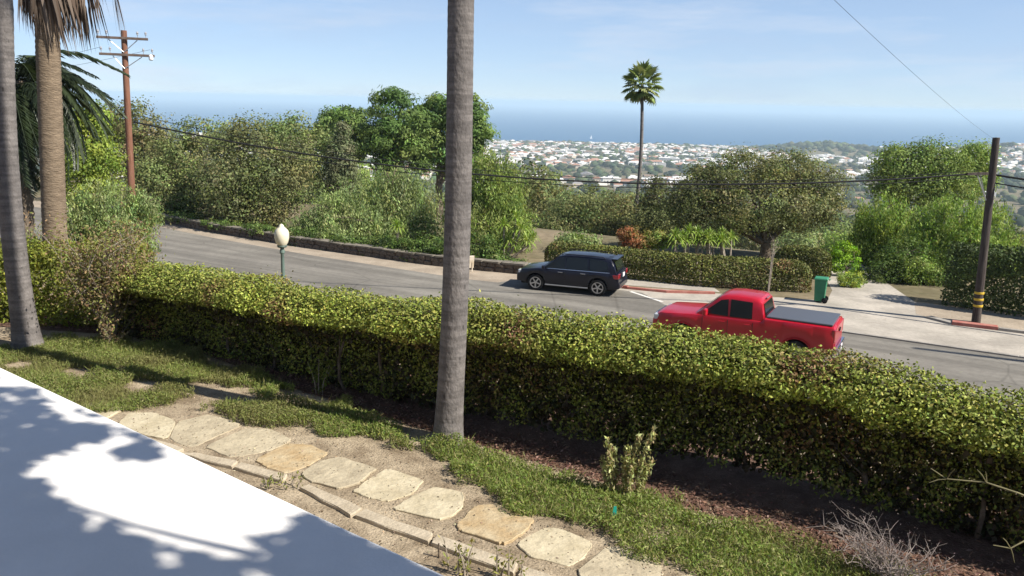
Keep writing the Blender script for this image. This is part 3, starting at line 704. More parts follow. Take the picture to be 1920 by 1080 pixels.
# ------------------------------------------------------------------ white flat roof below the window
ra, rb = Vector((-3.4165, 5.4558, 0)), Vector((-0.2028, 2.9884, 0)); rd = (rb - ra).normalized(); rn = Vector((rd.y, -rd.x, 0))
if rn.dot(Vector((0, -1, 0))) < 0: rn = -rn
RZ = 6.2
rc0, rc1 = ra - rd * 4.5, rb + rd * 1.6
roof_e = empty('flat_roof', rc0, label='smooth white flat roof in front of the flagstone path, dappled by leaf shadows', cat='roof')
mb = MB(); mb.prism([tuple((p - rc0)[:2]) for p in (rc0, rc1, rc1 + rn * 4.2, rc0 + rn * 4.2)], RZ - .22, RZ, inset=.03)
bevel(mb.build('deck', m_white, roof_e, smooth=40), .02, 2)
mb = MB(); q = [rc0 + rd * .3 + rn * .35, rc1 - rd * .3 + rn * .35, rc1 - rd * .3 + rn * 4.1, rc0 + rd * .3 + rn * 4.1]
mb.prism([tuple((p - rc0)[:2]) for p in q], GZ - .1, RZ - .23); mb.build('wall', m_white, roof_e)

# the house the view is taken from, added unseen behind the camera to block sky light
m_house = mat('house_stucco', (.48, .44, .39), .9, .2, var=.08, vscale=1.5)
hb = W(2, -.9, GZ); he = empty('house', hb, math.radians(150), label='plain stucco house added behind the viewpoint, outside the picture, to block sky light', cat='house')
mb = MB(); mb.box((0, 4.0, 3.2), (30, 8, 6.6)); mb.build('wall', m_house, he)
mb = MB(); mb.add([(-15.6, -.5, 6.5), (15.6, -.5, 6.5), (15.6, 8.5, 6.5), (-15.6, 8.5, 6.5), (-12, 4, 8.6), (12, 4, 8.6)], [(0, 1, 5, 4), (2, 3, 4, 5), (1, 2, 5), (3, 0, 4), (3, 2, 1, 0)]); mb.build('roof', m_bark, he)
# ------------------------------------------------------------------ palms
def ring_trunk(base, top, r0, r1, flare, n=22, seg=90, ring=.006, leanpts=None):
    mb = MB(); pts = []; rad = []
    for i in range(seg + 1):
        t = i / seg
        p = Vector(base).lerp(Vector(top), t)
        if leanpts: p = p + leanpts(t)
        z = (Vector(top) - Vector(base)).length * t
        r = r0 + (r1 - r0) * t + flare * math.exp(-z / .35) + (ring if i % 2 else -ring) * random.uniform(.2, 1.2)
        pts.append(p); rad.append(r)
    mb.tube(pts, rad, n); return mb
def fan_frond(pal, nl=26, L=.75, pet=.7, droop=.2, matl=None, name='frond', spread=150):
    """petiole along +x then a fan of pleated blades"""
    mbp = []; tin = []
    V = []; T = []
    c = np.array([pet, 0, 0.])
    base = np.array(pal)[random.randint(0, len(pal) - 1)]
    V += [[0, .012, 0], [pet, .012, 0.02], [pet, -.012, 0.02], [0, -.012, 0]]; T += [base * 1.2] * 4
    for i in range(nl):
        a = math.radians(-spread + 2 * spread * i / (nl - 1)); l = L * (0.72 + .28 * math.cos(a * .6)) * random.uniform(.92, 1.06)
        d = np.array([math.cos(a), math.sin(a), 0]); s = np.array([-d[1], d[0], 0]); z = -droop * l
        w = l * math.radians(2 * spread / nl) * .42
        col = base * random.uniform(.75, 1.3)
        V += [list(c), list(c + d * l * .55 + s * w + np.array([0, 0, .03 + z * .25])), list(c + d * l + np.array([0, 0, z])), list(c + d * l * .55 - s * w + np.array([0, 0, -.01 + z * .25]))]
        T += [col] * 4
    return leaf_mesh(name, np.array(V, float), np.array(T, float), matl or FROND)
def pinnate_frond(pal, L=2.6, nl=46, ll=.5, sag=.8, up=.35, matl=None, w=.045, hang=.5):
    V = []; T = []
    def cv(t): return np.array([L * t * (1 - .12 * t), 0, up * L * t - (sag + up) * L * .75 * t ** 2.2])
    base = np.array(pal)[random.randint(0, len(pal) - 1)]
    for i in range(12):
        a, b = cv(i / 12), cv((i + 1) / 12); r = .025 * (1 - i / 13)
        V += [list(a + [0, r, 0]), list(b + [0, r * .9, 0]), list(b - [0, r * .9, 0]), list(a - [0, r, 0])]; T += [base * 1.3] * 4
    for i in range(nl):
        t = .12 + .88 * i / (nl - 1); p = cv(t); tg = cv(min(t + .02, 1)) - cv(t - .02); tg /= np.linalg.norm(tg)
        for sgn in (-1, 1):
            l = ll * (math.sin(math.pi * (.15 + .8 * t)) * .75 + .3) * random.uniform(.85, 1.1)
            d = np.array([0, sgn, 0]) * .8 + tg * .65 + np.array([0, 0, random.uniform(-hang - .2, -hang + .45)]); d /= np.linalg.norm(d)
            s = np.cross(d, [0, 0, 1]); s /= np.linalg.norm(s)
            col = base * random.uniform(.7, 1.3)
            V += [list(p), list(p + d * l * .5 + s * w * .5), list(p + d * l + np.array([0, 0, -.12 * l])), list(p + d * l * .5 - s * w * .5)]; T += [col] * 4
    return leaf_mesh('frond', np.array(V, float), np.array(T, float), matl or FROND)
PALMG = [(0.075, 0.11, 0.028), (0.10, 0.14, 0.034), (0.06, 0.09, 0.025)]
DEADP = [(0.16, 0.125, 0.10), (0.23, 0.185, 0.15), (0.11, 0.08, 0.062)]

# middle palm
pb = Vector((-0.79, 10.31, GZ)); tp = empty('palm_tree', pb, label='smooth grey palm trunk standing in the middle in front of the hedge', cat='palm')
mb = ring_trunk((0, 0, -.1), (.36, .05, 13.6), .170, .128, .055, seg=230, ring=.0016, leanpts=lambda t: Vector((.035 * math.sin(t * 9), 0, 0)))
mb.build('trunk', m_palm, tp, smooth=60)
qf = [pinnate_frond(PALMG, 3.0, 44, .55) for _ in range(2)]
for i in range(13):
    f = link('frond', qf[i % 2], tp); f.location = (.36, .05, 13.55); f.rotation_euler = (0, -random.uniform(-.2, .9), i * 2.4)
# leaning palm at the left
lb = Vector((-8.2, 13.92, GZ)); tp = empty('palm_tree', lb, label='slim grey palm trunk leaning at the left end of the lawn', cat='palm')
LPT = (at(2, 0, 14.0) - lb); LPT = LPT * (13.5 / LPT.z)
mb = ring_trunk((0.0, 0, -.1), (LPT.x, LPT.y, LPT.z), .19, .125, .11, seg=200, ring=.003, leanpts=lambda t: Vector((-.12 * math.sin(math.pi * min(t * 2.4, 1)), 0, 0)))
mb.build('trunk', m_palm, tp, smooth=60)
for i in range(12):
    f = link('frond', qf[i % 2], tp); f.location = LPT; f.rotation_euler = (0, -random.uniform(-.2, .9), i * 2.4 + 1)
# thick fan palm beyond the left hedge, with hanging dead fronds
fb = at(100, 470, 19.5); gz = ground_at(fb.x, fb.y); fb = Vector((fb.x, fb.y, gz))
tt = at(83, -95, 19.5) - fb
tp = empty('fan_palm', fb, label='thick tan palm trunk with a skirt of hanging dead fronds behind the left hedge', cat='palm')
mb = ring_trunk((0, 0, -.2), tuple(tt), .265, .24, .06, seg=120, ring=.008, n=20); mb.build('trunk', m_palm_tan, tp, smooth=60)
ff = [fan_frond(PALMG, 28, .8, .9, .25) for _ in range(2)]
for i in range(26):
    f = link('frond', ff[i % 2], tp); f.location = tt + Vector((0, 0, .1)); f.rotation_euler = (random.uniform(-.3, .3), -random.uniform(.0, 1.3), i * 2.4)
def dead_strip_frond():
    V = []; T = []
    for i in range(16):
        base = np.array(DEADP[random.randint(0, 2)]) * random.uniform(.7, 1.2)
        x0 = random.uniform(-.22, .22); l = random.uniform(.7, 1.25); y0 = random.uniform(-.1, .1); w = random.uniform(.02, .045)
        p = np.array([0, 0, 0.]); m_ = np.array([x0 * .8, y0, -.55 * l]); e = np.array([x0 + random.uniform(-.06, .06), y0 * 1.5, -l - .35])
        V += [list(p), list(m_ + [w, 0, 0]), list(e), list(m_ - [w, 0, .0])]; T += [base] * 4
    return leaf_mesh('dead_frond', np.array(V, float), np.array(T, float), DRY)
dsf = [dead_strip_frond() for _ in range(4)]
for i in range(38):
    a = i * 2.4; rr = random.uniform(.28, 1.6) if i % 3 else .33
    f = link('dead_frond', dsf[i % 4], tp); z = .5 - rr * .28 + random.uniform(-.4, .25)
    f.location = tt + Vector((rr * math.cos(a), rr * math.sin(a), z - .42)); f.rotation_euler = (random.uniform(-.15, .15), random.uniform(-.15, .15), a + 1.57)
    f.scale = (1, 1, random.uniform(.75, 1.25))
# dark date palm behind it
db = at(35, 470, 25); db = Vector((db.x, db.y, ground_at(db.x, db.y))); dt = at(28, 150, 25) - db
tp = empty('date_palm', db, label='dark feathery date palm behind the thick palm trunk at the left edge', cat='palm')
ring_trunk((0, 0, -.2), tuple(dt), .38, .42, .08, seg=50, ring=.02).build('trunk', m_bark, tp, smooth=60)
DP = [(0.030, 0.046, 0.020), (0.040, 0.058, 0.024), (0.028, 0.042, 0.022)]
df = [pinnate_frond(DP, 3.0, 60, .5, .9, .55, w=.06) for _ in range(3)]
for i in range(90):
    f = link('frond', df[i % 3], tp); f.location = dt + Vector((0, 0, random.uniform(-.5, .1)))
    f.rotation_euler = (random.uniform(-.25, .25), -random.uniform(-1.25, .8), i * 2.4); s_ = random.uniform(.75, 1.0); f.scale = (s_, s_, s_)
# tall slender palm over the town
kb = at(1185, 425, 66); kb = Vector((kb.x, kb.y, ground_at(kb.x, kb.y))); kt = at(1204, 158, 66) - kb
tp = empty('fan_palm', kb, label='tall slender fan palm rising against the sea and sky', cat='palm')
ring_trunk((0, 0, -.3), tuple(kt), .16, .115, .08, seg=60, ring=.004, n=10, leanpts=lambda t: Vector((.28 * math.sin(math.pi * t), 0, 0))).build('trunk', m_palm, tp, smooth=60)
kf = [fan_frond([(0.20, 0.27, 0.085), (0.25, 0.32, 0.10), (0.30, 0.34, 0.14)], 16, .66, .85, .30, spread=130) for _ in range(3)]
for i in range(44):
    el = math.radians(84 - 135 * (i / 43) ** 0.9)
    f = link('frond', kf[i % 3], tp); f.location = kt + Vector((0, 0, .1 - .25 * i / 43)); f.rotation_euler = (random.uniform(-.5, .5), -el, i * 2.4 + random.uniform(-.2, .2))
    s_ = random.uniform(.98, 1.25); f.scale = (s_, s_, s_)
for i in range(9):
    f = link('dead_frond', dsf[i % 4], tp); a = i * 2.4; f.location = kt + Vector((.16 * math.cos(a), .16 * math.sin(a), -.15)); f.rotation_euler = (0, 0, a); f.scale = (.7, .7, .75)

# ------------------------------------------------------------------ trees
T_ = tree
T_('pepper_shrub', 'soft grey green bush between the thick palm trunk and the street', 'bush', 22, [(200, 385, 62, 55, 0), (150, 420, 55, 60, -.5), (255, 395, 40, 42, .3), (225, 440, 65, 45, -.4), (120, 460, 60, 50, 0), (285, 380, 18, 22, 0)], OLIVE, nclump=800, per=26, rc=.24, leaf=.085, style='weep', tr=.07)
T_('leafy_tree', 'bright yellow green tree right behind the thick palm trunk', 'tree', 31, [(165, 270, 42, 65, 0), (150, 330, 50, 60, 0), (190, 320, 35, 60, .5), (175, 225, 28, 30, 0)], [(0.13, 0.165, 0.036), (0.17, 0.20, 0.045), (0.10, 0.13, 0.03)], nclump=420, per=26, rc=.42, leaf=.13, tr=.12)
T_('brown_tree', 'brownish sparse tree behind the red brown utility pole', 'tree', 62, [(250, 235, 46, 42, 0), (212, 228, 32, 34, 0), (285, 285, 48, 48, 1), (235, 295, 55, 55, 0)], BROWNISH + OAK[:2], nclump=420, per=22, rc=.85, leaf=.24, tr=.25)
T_('oak_tree', 'olive green oak right of the utility pole', 'tree', 58, [(335, 305, 58, 55, 0), (372, 258, 34, 36, .5), (300, 345, 46, 50, -1), (350, 365, 60, 45, -1)], OAK + OLIVE[:2], nclump=520, per=24, rc=.85, leaf=.22, tr=.3, base=tuple(at(395, 440, 57))[:2])
T_('oak_tree', 'broad dark oak behind the street lamp with shaded trunks', 'tree', 54, [(460, 300, 66, 66, 0), (468, 248, 40, 32, 0), (425, 345, 66, 55, -1.5), (520, 345, 58, 66, -1), (470, 390, 70, 45, -1), (560, 300, 40, 40, 1)], OAK + [(0.085, 0.085, 0.048)], nclump=800, per=24, rc=.8, leaf=.21, tr=.34, base=tuple(at(430, 438, 53))[:2])
T_('oak_tree', 'mid green tree crown behind the dark oak and lamp', 'tree', 68, [(555, 265, 52, 42, 0), (590, 300, 48, 48, 0), (520, 260, 36, 32, 1), (420, 265, 32, 34, 0)], OLIVE[:3] + OAK[1:2], nclump=420, per=22, rc=.95, leaf=.27, tr=.28)
T_('cypress_tree', 'narrow grey green conifer in front of the dark pines', 'tree', 66, [(640, 255, 14, 26, 0), (640, 295, 24, 40, 0), (640, 340, 34, 45, 0)], [(0.11, 0.115, 0.07), (0.085, 0.095, 0.055)], nclump=300, per=22, rc=.55, leaf=.22, tr=.2, style='needle')
T_('pine_tree', 'dark pine left of the tallest pine crown', 'tree', 86, [(640, 232, 36, 28, 0), (612, 255, 34, 28, 0), (672, 250, 32, 34, 0), (650, 280, 40, 30, 1)], PINE, nclump=80, per=130, rc=1.05, leaf=.34, tr=.35, style='needle')
T_('pine_tree', 'tall dark green pine with billowing clumps left of the middle palm', 'tree', 80, [(738, 203, 40, 32, 0), (712, 235, 30, 32, -1), (770, 235, 38, 34, 0), (735, 262, 48, 36, -1), (790, 275, 40, 32, 0), (745, 300, 50, 34, 0)], PINE, nclump=115, per=130, rc=1.1, leaf=.33, tr=.4, style='needle')
T_('pine_tree', 'dark green pine right behind the middle palm trunk', 'tree', 82, [(822, 208, 36, 30, 0), (872, 215, 36, 34, 0), (848, 250, 56, 38, 0), (890, 250, 28, 36, 0), (820, 285, 52, 34, 0), (880, 285, 36, 30, 0)], PINE, nclump=115, per=130, rc=1.1, leaf=.33, tr=.4, style='needle')
T_('pepper_tree', 'wide grey green olive tree left of the middle palm above the stone wall', 'tree', 50, [(700, 375, 70, 55, 0), (620, 400, 56, 52, -1), (770, 370, 56, 60, 0), (680, 425, 90, 38, -2), (590, 430, 50, 36, -1), (740, 330, 40, 30, .5), (790, 425, 45, 45, -1)], OLIVE, nclump=1100, per=24, rc=.62, leaf=.19, tr=.28, style='weep')
T_('pepper_tree', 'soft weeping green tree right of the middle palm', 'tree', 47, [(915, 325, 42, 50, 0), (880, 370, 50, 60, 0), (945, 370, 42, 60, 0), (900, 430, 58, 48, -1), (965, 420, 36, 46, -1)], [(0.12, 0.155, 0.045), (0.15, 0.185, 0.055), (0.10, 0.13, 0.042), (0.17, 0.19, 0.08)], nclump=800, per=26, rc=.6, leaf=.18, tr=.25, style='weep')
T_('oak_tree', 'dark olive tree behind the parked car', 'tree', 72, [(1080, 395, 50, 38, 0), (1120, 410, 46, 34, -1), (1050, 425, 40, 26, -1)], OAK + OLIVE[2:3], nclump=330, per=22, rc=.9, leaf=.25, tr=.25)
T_('oak_tree', 'small dusty green tree below the slender palm', 'tree', 64, [(1165, 395, 36, 32, 0), (1200, 420, 44, 30, -1), (1150, 430, 40, 24, -1)], OAK[1:] + BROWNISH[:1], nclump=300, per=22, rc=.8, leaf=.23, tr=.22)
T_('oak_tree', 'dark tree mass left of the great spreading oak', 'tree', 60, [(1240, 375, 42, 40, 0), (1270, 400, 48, 38, 0), (1230, 420, 45, 30, -1)], [(0.060, 0.066, 0.030), (0.080, 0.085, 0.038)], nclump=340, per=22, rc=.8, leaf=.23, tr=.25)
T_('oak_tree', 'great spreading oak with a domed crown and forked trunk behind the clipped hedge', 'tree', 46.5, [(1400, 320, 80, 40, 0), (1330, 355, 66, 45, 0), (1480, 325, 74, 42, 0), (1535, 365, 56, 50, -.5), (1420, 380, 110, 50, -1.5), (1300, 390, 52, 38, 0), (1500, 400, 70, 38, -1), (1355, 410, 60, 30, -1)], OAK + [(0.085, 0.085, 0.045)], base=tuple(at(1432, 486, 45.3))[:2], nclump=1250, per=26, rc=.6, leaf=.17, tr=.3)
T_('pepper_tree', 'rounded weeping tree between the great oak and the dark pole', 'tree', 45, [(1655, 400, 44, 40, 0), (1630, 440, 36, 48, 0), (1680, 440, 42, 50, 0), (1655, 480, 46, 36, -.5)], PEPPER, nclump=560, per=26, rc=.5, leaf=.16, tr=.2, style='weep')
T_('leafy_tree', 'tall light green tree behind the weeping tree near the dark pole', 'tree', 58, [(1690, 305, 46, 34, 0), (1755, 305, 52, 36, 0), (1720, 345, 70, 44, 0), (1665, 335, 34, 36, 0), (1780, 350, 50, 42, 0)], [(0.10, 0.135, 0.042), (0.13, 0.165, 0.05), (0.085, 0.11, 0.038)], nclump=700, per=24, rc=.75, leaf=.21, tr=.3)
T_('leafy_tree', 'light green tree top just left of the dark pole tip', 'tree', 62, [(1832, 295, 30, 28, 0), (1825, 335, 36, 38, 0)], [(0.11, 0.15, 0.042), (0.14, 0.18, 0.05)], nclump=260, per=24, rc=.7, leaf=.21, tr=.2)
T_('pepper_tree', 'bushy green tree with feathery foliage around the dark pole', 'tree', 42, [(1785, 400, 62, 40, 0), (1850, 420, 52, 48, .5), (1740, 430, 46, 44, 0), (1800, 450, 70, 40, 0), (1880, 460, 36, 36, 0)], PEPPER, nclump=760, per=26, rc=.48, leaf=.15, tr=.22, style='weep')
T_('large_bush', 'dark green bush at the back edge of the driveway', 'bush', 40, [(1690, 520, 46, 40, 0), (1655, 520, 38, 44, 0), (1735, 530, 50, 40, -.3), (1770, 520, 50, 56, 0), (1700, 480, 50, 34, .5)], DARKIVY, nclump=520, per=26, rc=.36, leaf=.13, tr=.12)
T_('yellowish_bush', 'yellow green bush top against the dark bush by the driveway', 'bush', 39.3, [(1725, 500, 26, 20, 0), (1745, 515, 20, 18, 0), (1712, 518, 18, 16, 0)], PEPPER, nclump=120, per=24, rc=.26, leaf=.11, tr=.05)
T_('round_shrub', 'small round yellow green shrub beside the driveway behind the green bin', 'shrub', 38.4, [(1585, 524, 16, 15, 0), (1606, 526, 17, 14, 0)], PEPPER + HEDGE[:2], nclump=130, per=24, rc=.16, leaf=.085, tr=.04, base=tuple(at(1596, 538, 38.2))[:2])
T_('bright_shrub', 'bright green leafy shrub above the green bin', 'shrub', 41, [(1578, 470, 18, 16, 0), (1600, 478, 14, 16, 0), (1570, 495, 16, 18, 0), (1595, 505, 18, 14, 0)], BRIGHT, nclump=150, per=24, rc=.2, leaf=.12, tr=.05, base=tuple(at(1585, 522, 40.7))[:2])
T_('red_shrub', 'reddish brown shrub left of the bright spiky plants', 'shrub', 41.6, [(1180, 440, 20, 13, 0), (1195, 455, 22, 14, 0), (1168, 456, 14, 12, 0)], [(0.22, 0.085, 0.045), (0.16, 0.075, 0.04), (0.13, 0.10, 0.04)], nclump=130, per=22, rc=.22, leaf=.12, tr=.05)
T_('mixed_shrub', 'green shrub between the reddish shrub and the spiky plants', 'shrub', 41.8, [(1225, 446, 22, 14, 0), (1240, 456, 20, 14, 0), (1205, 456, 16, 12, 0)], [(0.10, 0.13, 0.03), (0.14, 0.12, 0.045), (0.12, 0.16, 0.04)], nclump=130, per=22, rc=.22, leaf=.12, tr=.05)
# understorey along the wall
US = [(585, 455, 40, 26, 47, 'dark leafy shrub over the stone wall right of the street lamp'), (655, 462, 42, 26, 46, 'dark green shrub over the middle of the stone wall'),
      (715, 465, 34, 26, 44.5, 'dark shrub behind the slim spiky plant on the wall'), (800, 468, 36, 34, 43, 'dark green shrub just left of the middle palm'),
      (905, 470, 40, 28, 43, 'dark shrub right of the middle palm behind the coping'), (490, 440, 34, 20, 50, 'low green shrub behind the stone wall left of the lamp'),
      (330, 395, 46, 30, 56, 'dark shrub under the oaks at the far bend of the street'), (1080, 452, 34, 14, 46, 'low green shrub at the left end of the clipped hedge')]
for x, y, rx, ry, Y, lab in US:
    T_('dark_shrub', lab, 'shrub', Y, [(x, y, rx, ry, 0), (x - rx * .5, y + ry * .4, rx * .6, ry * .7, -.3), (x + rx * .5, y + ry * .4, rx * .6, ry * .7, -.3)], DARKIVY if Y != 46 else OLIVE, nclump=150, per=24, rc=.4, leaf=.16, tr=.06, group='shrubs along the stone wall')
# creepers and low growth spilling over the stone wall
for s_, v_, r_, h_, lab in ((44, 35.4, 1.3, .55, 'dark creeper over the far end of the stone wall by the bend'), (40.2, 34.9, 1.2, .5, 'dark creeper over the stone wall below the shaded oaks'), (36.3, 34.6, 1.3, .55, 'green creeper on the stone wall left of the street lamp'),
                            (33.2, 34.5, 1.1, .5, 'green creeper on the stone wall right behind the street lamp'), (30.6, 34.5, 1.2, .55, 'dark growth hanging over the stone wall right of the lamp'), (27.0, 34.5, 1.0, .6, 'dark growth hanging over the stone wall below the grey green tree'),
                            (24.6, 34.4, .8, .7, 'leafy growth over the stone wall left of the middle palm'), (20.6, 35.2, .9, .4, 'low growth behind the coping right of the middle palm')):
    RNG = np.random.default_rng(int(s_ * 10)); b_ = W(s_, v_); e_ = empty('wall_creeper', b_, label=lab, cat='creeper', group='creepers on the stone wall')
    u_ = W(1, 0)
    V, T = crown([(u_ * k_ * r_ + Vector((0, 0, h_ + random.uniform(-.1, .1))), (r_ * .55, r_ * .5, h_ * .55)) for k_ in (-.7, 0, .7)], 70, 20, .22, .14, DARKIVY + OLIVE[:1])
    link('foliage', leaf_mesh('foliage', V, T, LEAF), e_)
    mb = MB(); mb.tube([(0, 0, -.1), (.05, 0, h_ * .6), (.2, -.1, h_ * 1.1)], [.03, .025, .01], 6); mb.build('stem', m_bark, e_)
# trees on the slope below the street
protos = []
for i in range(4):
    o = [OAK, OLIVE, PEPPER, [(0.07, 0.085, 0.035), (0.09, 0.10, 0.045)]][i]
    t = empty('hillside_tree', (0, 0, 0), label='round green tree on the slope below the street', cat='tree', group='trees on the slope below the street')
    V, T = crown([(Vector((0, 0, 3.6)), (3.2, 3, 2.6)), (Vector((1.4, .3, 4.8)), (2.2, 2, 1.9)), (Vector((-1.5, 0, 3.2)), (2.2, 2.2, 1.8))], 150, 16, 1.0, .42, o)
    link('crown', leaf_mesh('crown', V, T, LEAF), t)
    mb = MB(); mb.tube([(0, 0, -.5), (0, 0, 2), (.3, 0, 3.8)], [.3, .22, .1], 7); mb.build('trunk', m_bark, t)
    protos.append(t)
used = [False] * 4
SL = []
for x, Yd in [(975, 95), (1010, 110), (1045, 120), (1100, 105), (1140, 120), (1180, 110), (1000, 150), (1060, 165), (1120, 150), (1180, 160), (1225, 140), (1040, 210), (960, 190), (1100, 220), (1160, 230), (1215, 210), (1270, 180), (1010, 270), (1080, 290), (1140, 300), (1200, 280), (960, 260),
              (1590, 120), (1620, 170), (1575, 200), (1640, 240), (1600, 290), (1890, 110), (1915, 90), (1880, 170), (1910, 210), (1890, 270), (1850, 150), (1560, 150), (660, 130), (560, 140), (520, 160), (470, 120), (590, 190), (420, 150), (330, 130), (300, 170), (700, 170), (1330, 120), (1420, 140), (1500, 120), (1700, 120), (1790, 130)]:
    SL.append((x, Yd))
for i, (x, Yd) in enumerate(SL):
    p = at(x, 400, Yd); k = i % 4
    o = protos[k] if not used[k] else copy_tree(protos[k])
    used[k] = True
    o.location = (p.x, p.y, ground_at(p.x, p.y)); o.rotation_euler = (0, 0, i * 1.7); s_ = random.uniform(.8, 1.35) * (1 + Yd / 600); o.scale = (s_, s_, s_ * random.uniform(.85, 1.1))

# spiky plants
def rosette(pal, nl=46, L=.75, w=.05, droop=.55):
    V = []; T = []
    for i in range(nl):
        az = i * 2.4; el = math.radians(80 - 85 * i / nl + random.uniform(-8, 8)); l = L * random.uniform(.85, 1.1)
        d = np.array([math.cos(az) * math.cos(el), math.sin(az) * math.cos(el), math.sin(el)]); s = np.array([-math.sin(az), math.cos(az), 0])
        m1 = d * l * .55 + np.array([0, 0, 0.03]); e = d * l + np.array([0, 0, -droop * l * math.cos(el) * .8])
        c = np.array(pal[random.randint(0, len(pal) - 1)]) * random.uniform(.75, 1.25)
        V += [[0, 0, 0], list(m1 + s * w), list(e), list(m1 - s * w)]; T += [c] * 4
    return leaf_mesh('rosette', np.array(V, float), np.array(T, float), FROND)
SPK = [(0.20, 0.31, 0.045), (0.25, 0.36, 0.06), (0.15, 0.24, 0.04), (0.32, 0.39, 0.11)]
ros = [rosette(SPK) for _ in range(3)]
def spiky(heads, Y, label, group=None, r=.75):
    b = at(heads[0][0], 470, Y); b = Vector((b.x, b.y, ground_at(b.x, b.y)))
    t = empty('spiky_plant', b, label=label, cat='plant', group=group)
    for i, (x, y, sc) in enumerate(heads):
        p = at(x, y, Y + random.uniform(-.3, .3)) - b
        mb = MB(); mb.tube([(p.x * .15, p.y * .15, -.1), (p.x * .8, p.y * .8, p.z * .6), p], [.06, .05, .04], 6); mb.build('stem', m_twig, t, smooth=60)
        o = link('rosette', ros[i % 3], t); o.location = p; o.rotation_euler = (0, 0, random.uniform(0, 6)); o.scale = (sc, sc, sc)
for i, (x, n) in enumerate([(1258, 3), (1283, 3), (1308, 4), (1333, 4), (1360, 4)]):
    spiky([(x + random.uniform(-12, 12), 445 + random.uniform(-8, 16), random.uniform(.7, .9)) for _ in range(n)], 41.4 + .1 * i,
          ['first', 'second', 'third', 'fourth', 'fifth'][i] + ' clump of bright green spiky rosettes counted from the reddish shrub', 'spiky plants above the clipped hedge')
spiky([(945, 425, .9), (975, 432, 1.0), (988, 455, .9), (955, 455, .9), (968, 410, .8), (1000, 448, .7), (940, 460, .8)], 43.5, 'large bright green spiky plant left of the parked car')
spiky([(745, 428, .85)], 43.2, 'slim single headed spiky plant on a bare stem above the stone wall')
spiky([(1065, 452, .6), (1090, 450, .55), (1078, 446, .5)], 46, 'small bright spiky plant behind the roof of the parked car')

# ------------------------------------------------------------------ low stone wall
def stone_mesh(i):
    bm = bmesh.new(); bmesh.ops.create_cube(bm, size=1.0)
    for v in bm.verts: v.co += Vector((random.uniform(-.09, .09), random.uniform(-.1, .1), random.uniform(-.1, .1)))
    bmesh.ops.bevel(bm, geom=bm.edges[:], offset=.13, segments=1, affect='EDGES')
    me = bpy.data.meshes.new('stone'); bm.to_mesh(me); bm.free(); me.materials.append(m_wallstone); return me
smesh = [stone_mesh(i) for i in range(6)]
def cop_mesh():
    bm = bmesh.new(); bmesh.ops.create_cube(bm, size=1.0)
    for v in bm.verts: v.co += Vector((random.uniform(-.02, .02), random.uniform(-.06, .06), random.uniform(-.1, .1)))
    bmesh.ops.bevel(bm, geom=bm.edges[:], offset=.07, segments=1, affect='EDGES')
    me = bpy.data.meshes.new('coping_stone'); bm.to_mesh(me); bm.free(); me.materials.append(m_coping); return me
cmesh = [cop_mesh() for _ in range(4)]
WP = [(60, 36.8), (47, 35.6), (40, 34.7), (33, 34.1), (28, 34.05), (24.2, 34.0), (21.5, 34.35), (19.2, 34.75)]
def wall_pt(s): return float(np.interp(s, [p[0] for p in WP][::-1], [p[1] for p in WP][::-1]))
wall_e = empty('stone_wall', W(33, 34.1), label='low dark rubble stone wall with flat coping along the far side of the street', cat='wall')
w0 = W(33, 34.1)
def wall_place(me, name, s, L, dep, z, h):
    a = W(s - L / 2, wall_pt(s - L / 2)); b = W(s + L / 2, wall_pt(s + L / 2)); d = b - a; c = (a + b) / 2
    o = link(name, me, wall_e); o.location = (c.x - w0.x, c.y - w0.y, z + h / 2)
    o.rotation_euler = (random.uniform(-.04, .04), random.uniform(-.03, .03), math.atan2(d.y, d.x)); o.scale = (L, dep * random.uniform(.9, 1.08), h)
for course, (z0, h) in enumerate(((-.05, .29), (.22, .21))):
    s = 19.3 + course * .2
    while s < 52:
        L = random.uniform(.34, .62) * (1 + max(0, s - 36) * .03); wall_place(smesh[random.randint(0, 5)], 'stone', s + L / 2, L * .97, .42, z0, h); s += L
s = 19.25
while s < 52:
    L = random.uniform(.8, 1.3); wall_place(cmesh[random.randint(0, 3)], 'coping_stone', s + L / 2, L * .985, .5, .425, .10); s += L
mb = MB()
for a, b in zip(WP[:-1], WP[1:]):
    p, q = W(a[0], a[1] + .02) - w0, W(b[0], b[1] + .02) - w0; nn = Vector((C60, S60, 0)) * .15
    mb.prism([tuple(x[:2]) for x in (p - nn, q - nn, q + nn, p + nn)], -.1, .42)
mb.build('mortar_core', m_mulch, wall_e)
# bank of soil behind the wall is the ground itself; white weathered board beside the palm
bb = W(21.75, 33.6); be = empty('sign_board', bb, 1.9, label='weathered pale board leaning at the stone wall beside the middle palm', cat='board')
mb = MB(); R_ = Matrix.Rotation(-.22, 3, 'Y'); mb.box((.02, 0, .48), (.05, .42, .62), R_); bevel(mb.build('board', m_board, be), .01)
mb = MB(); mb.box((.05, -.14, .22), (.04, .05, .5), R_); mb.build('leg', m_board, be)
mb = MB(); mb.box((.05, .14, .22), (.04, .05, .5), R_); mb.build('leg', m_board, be)

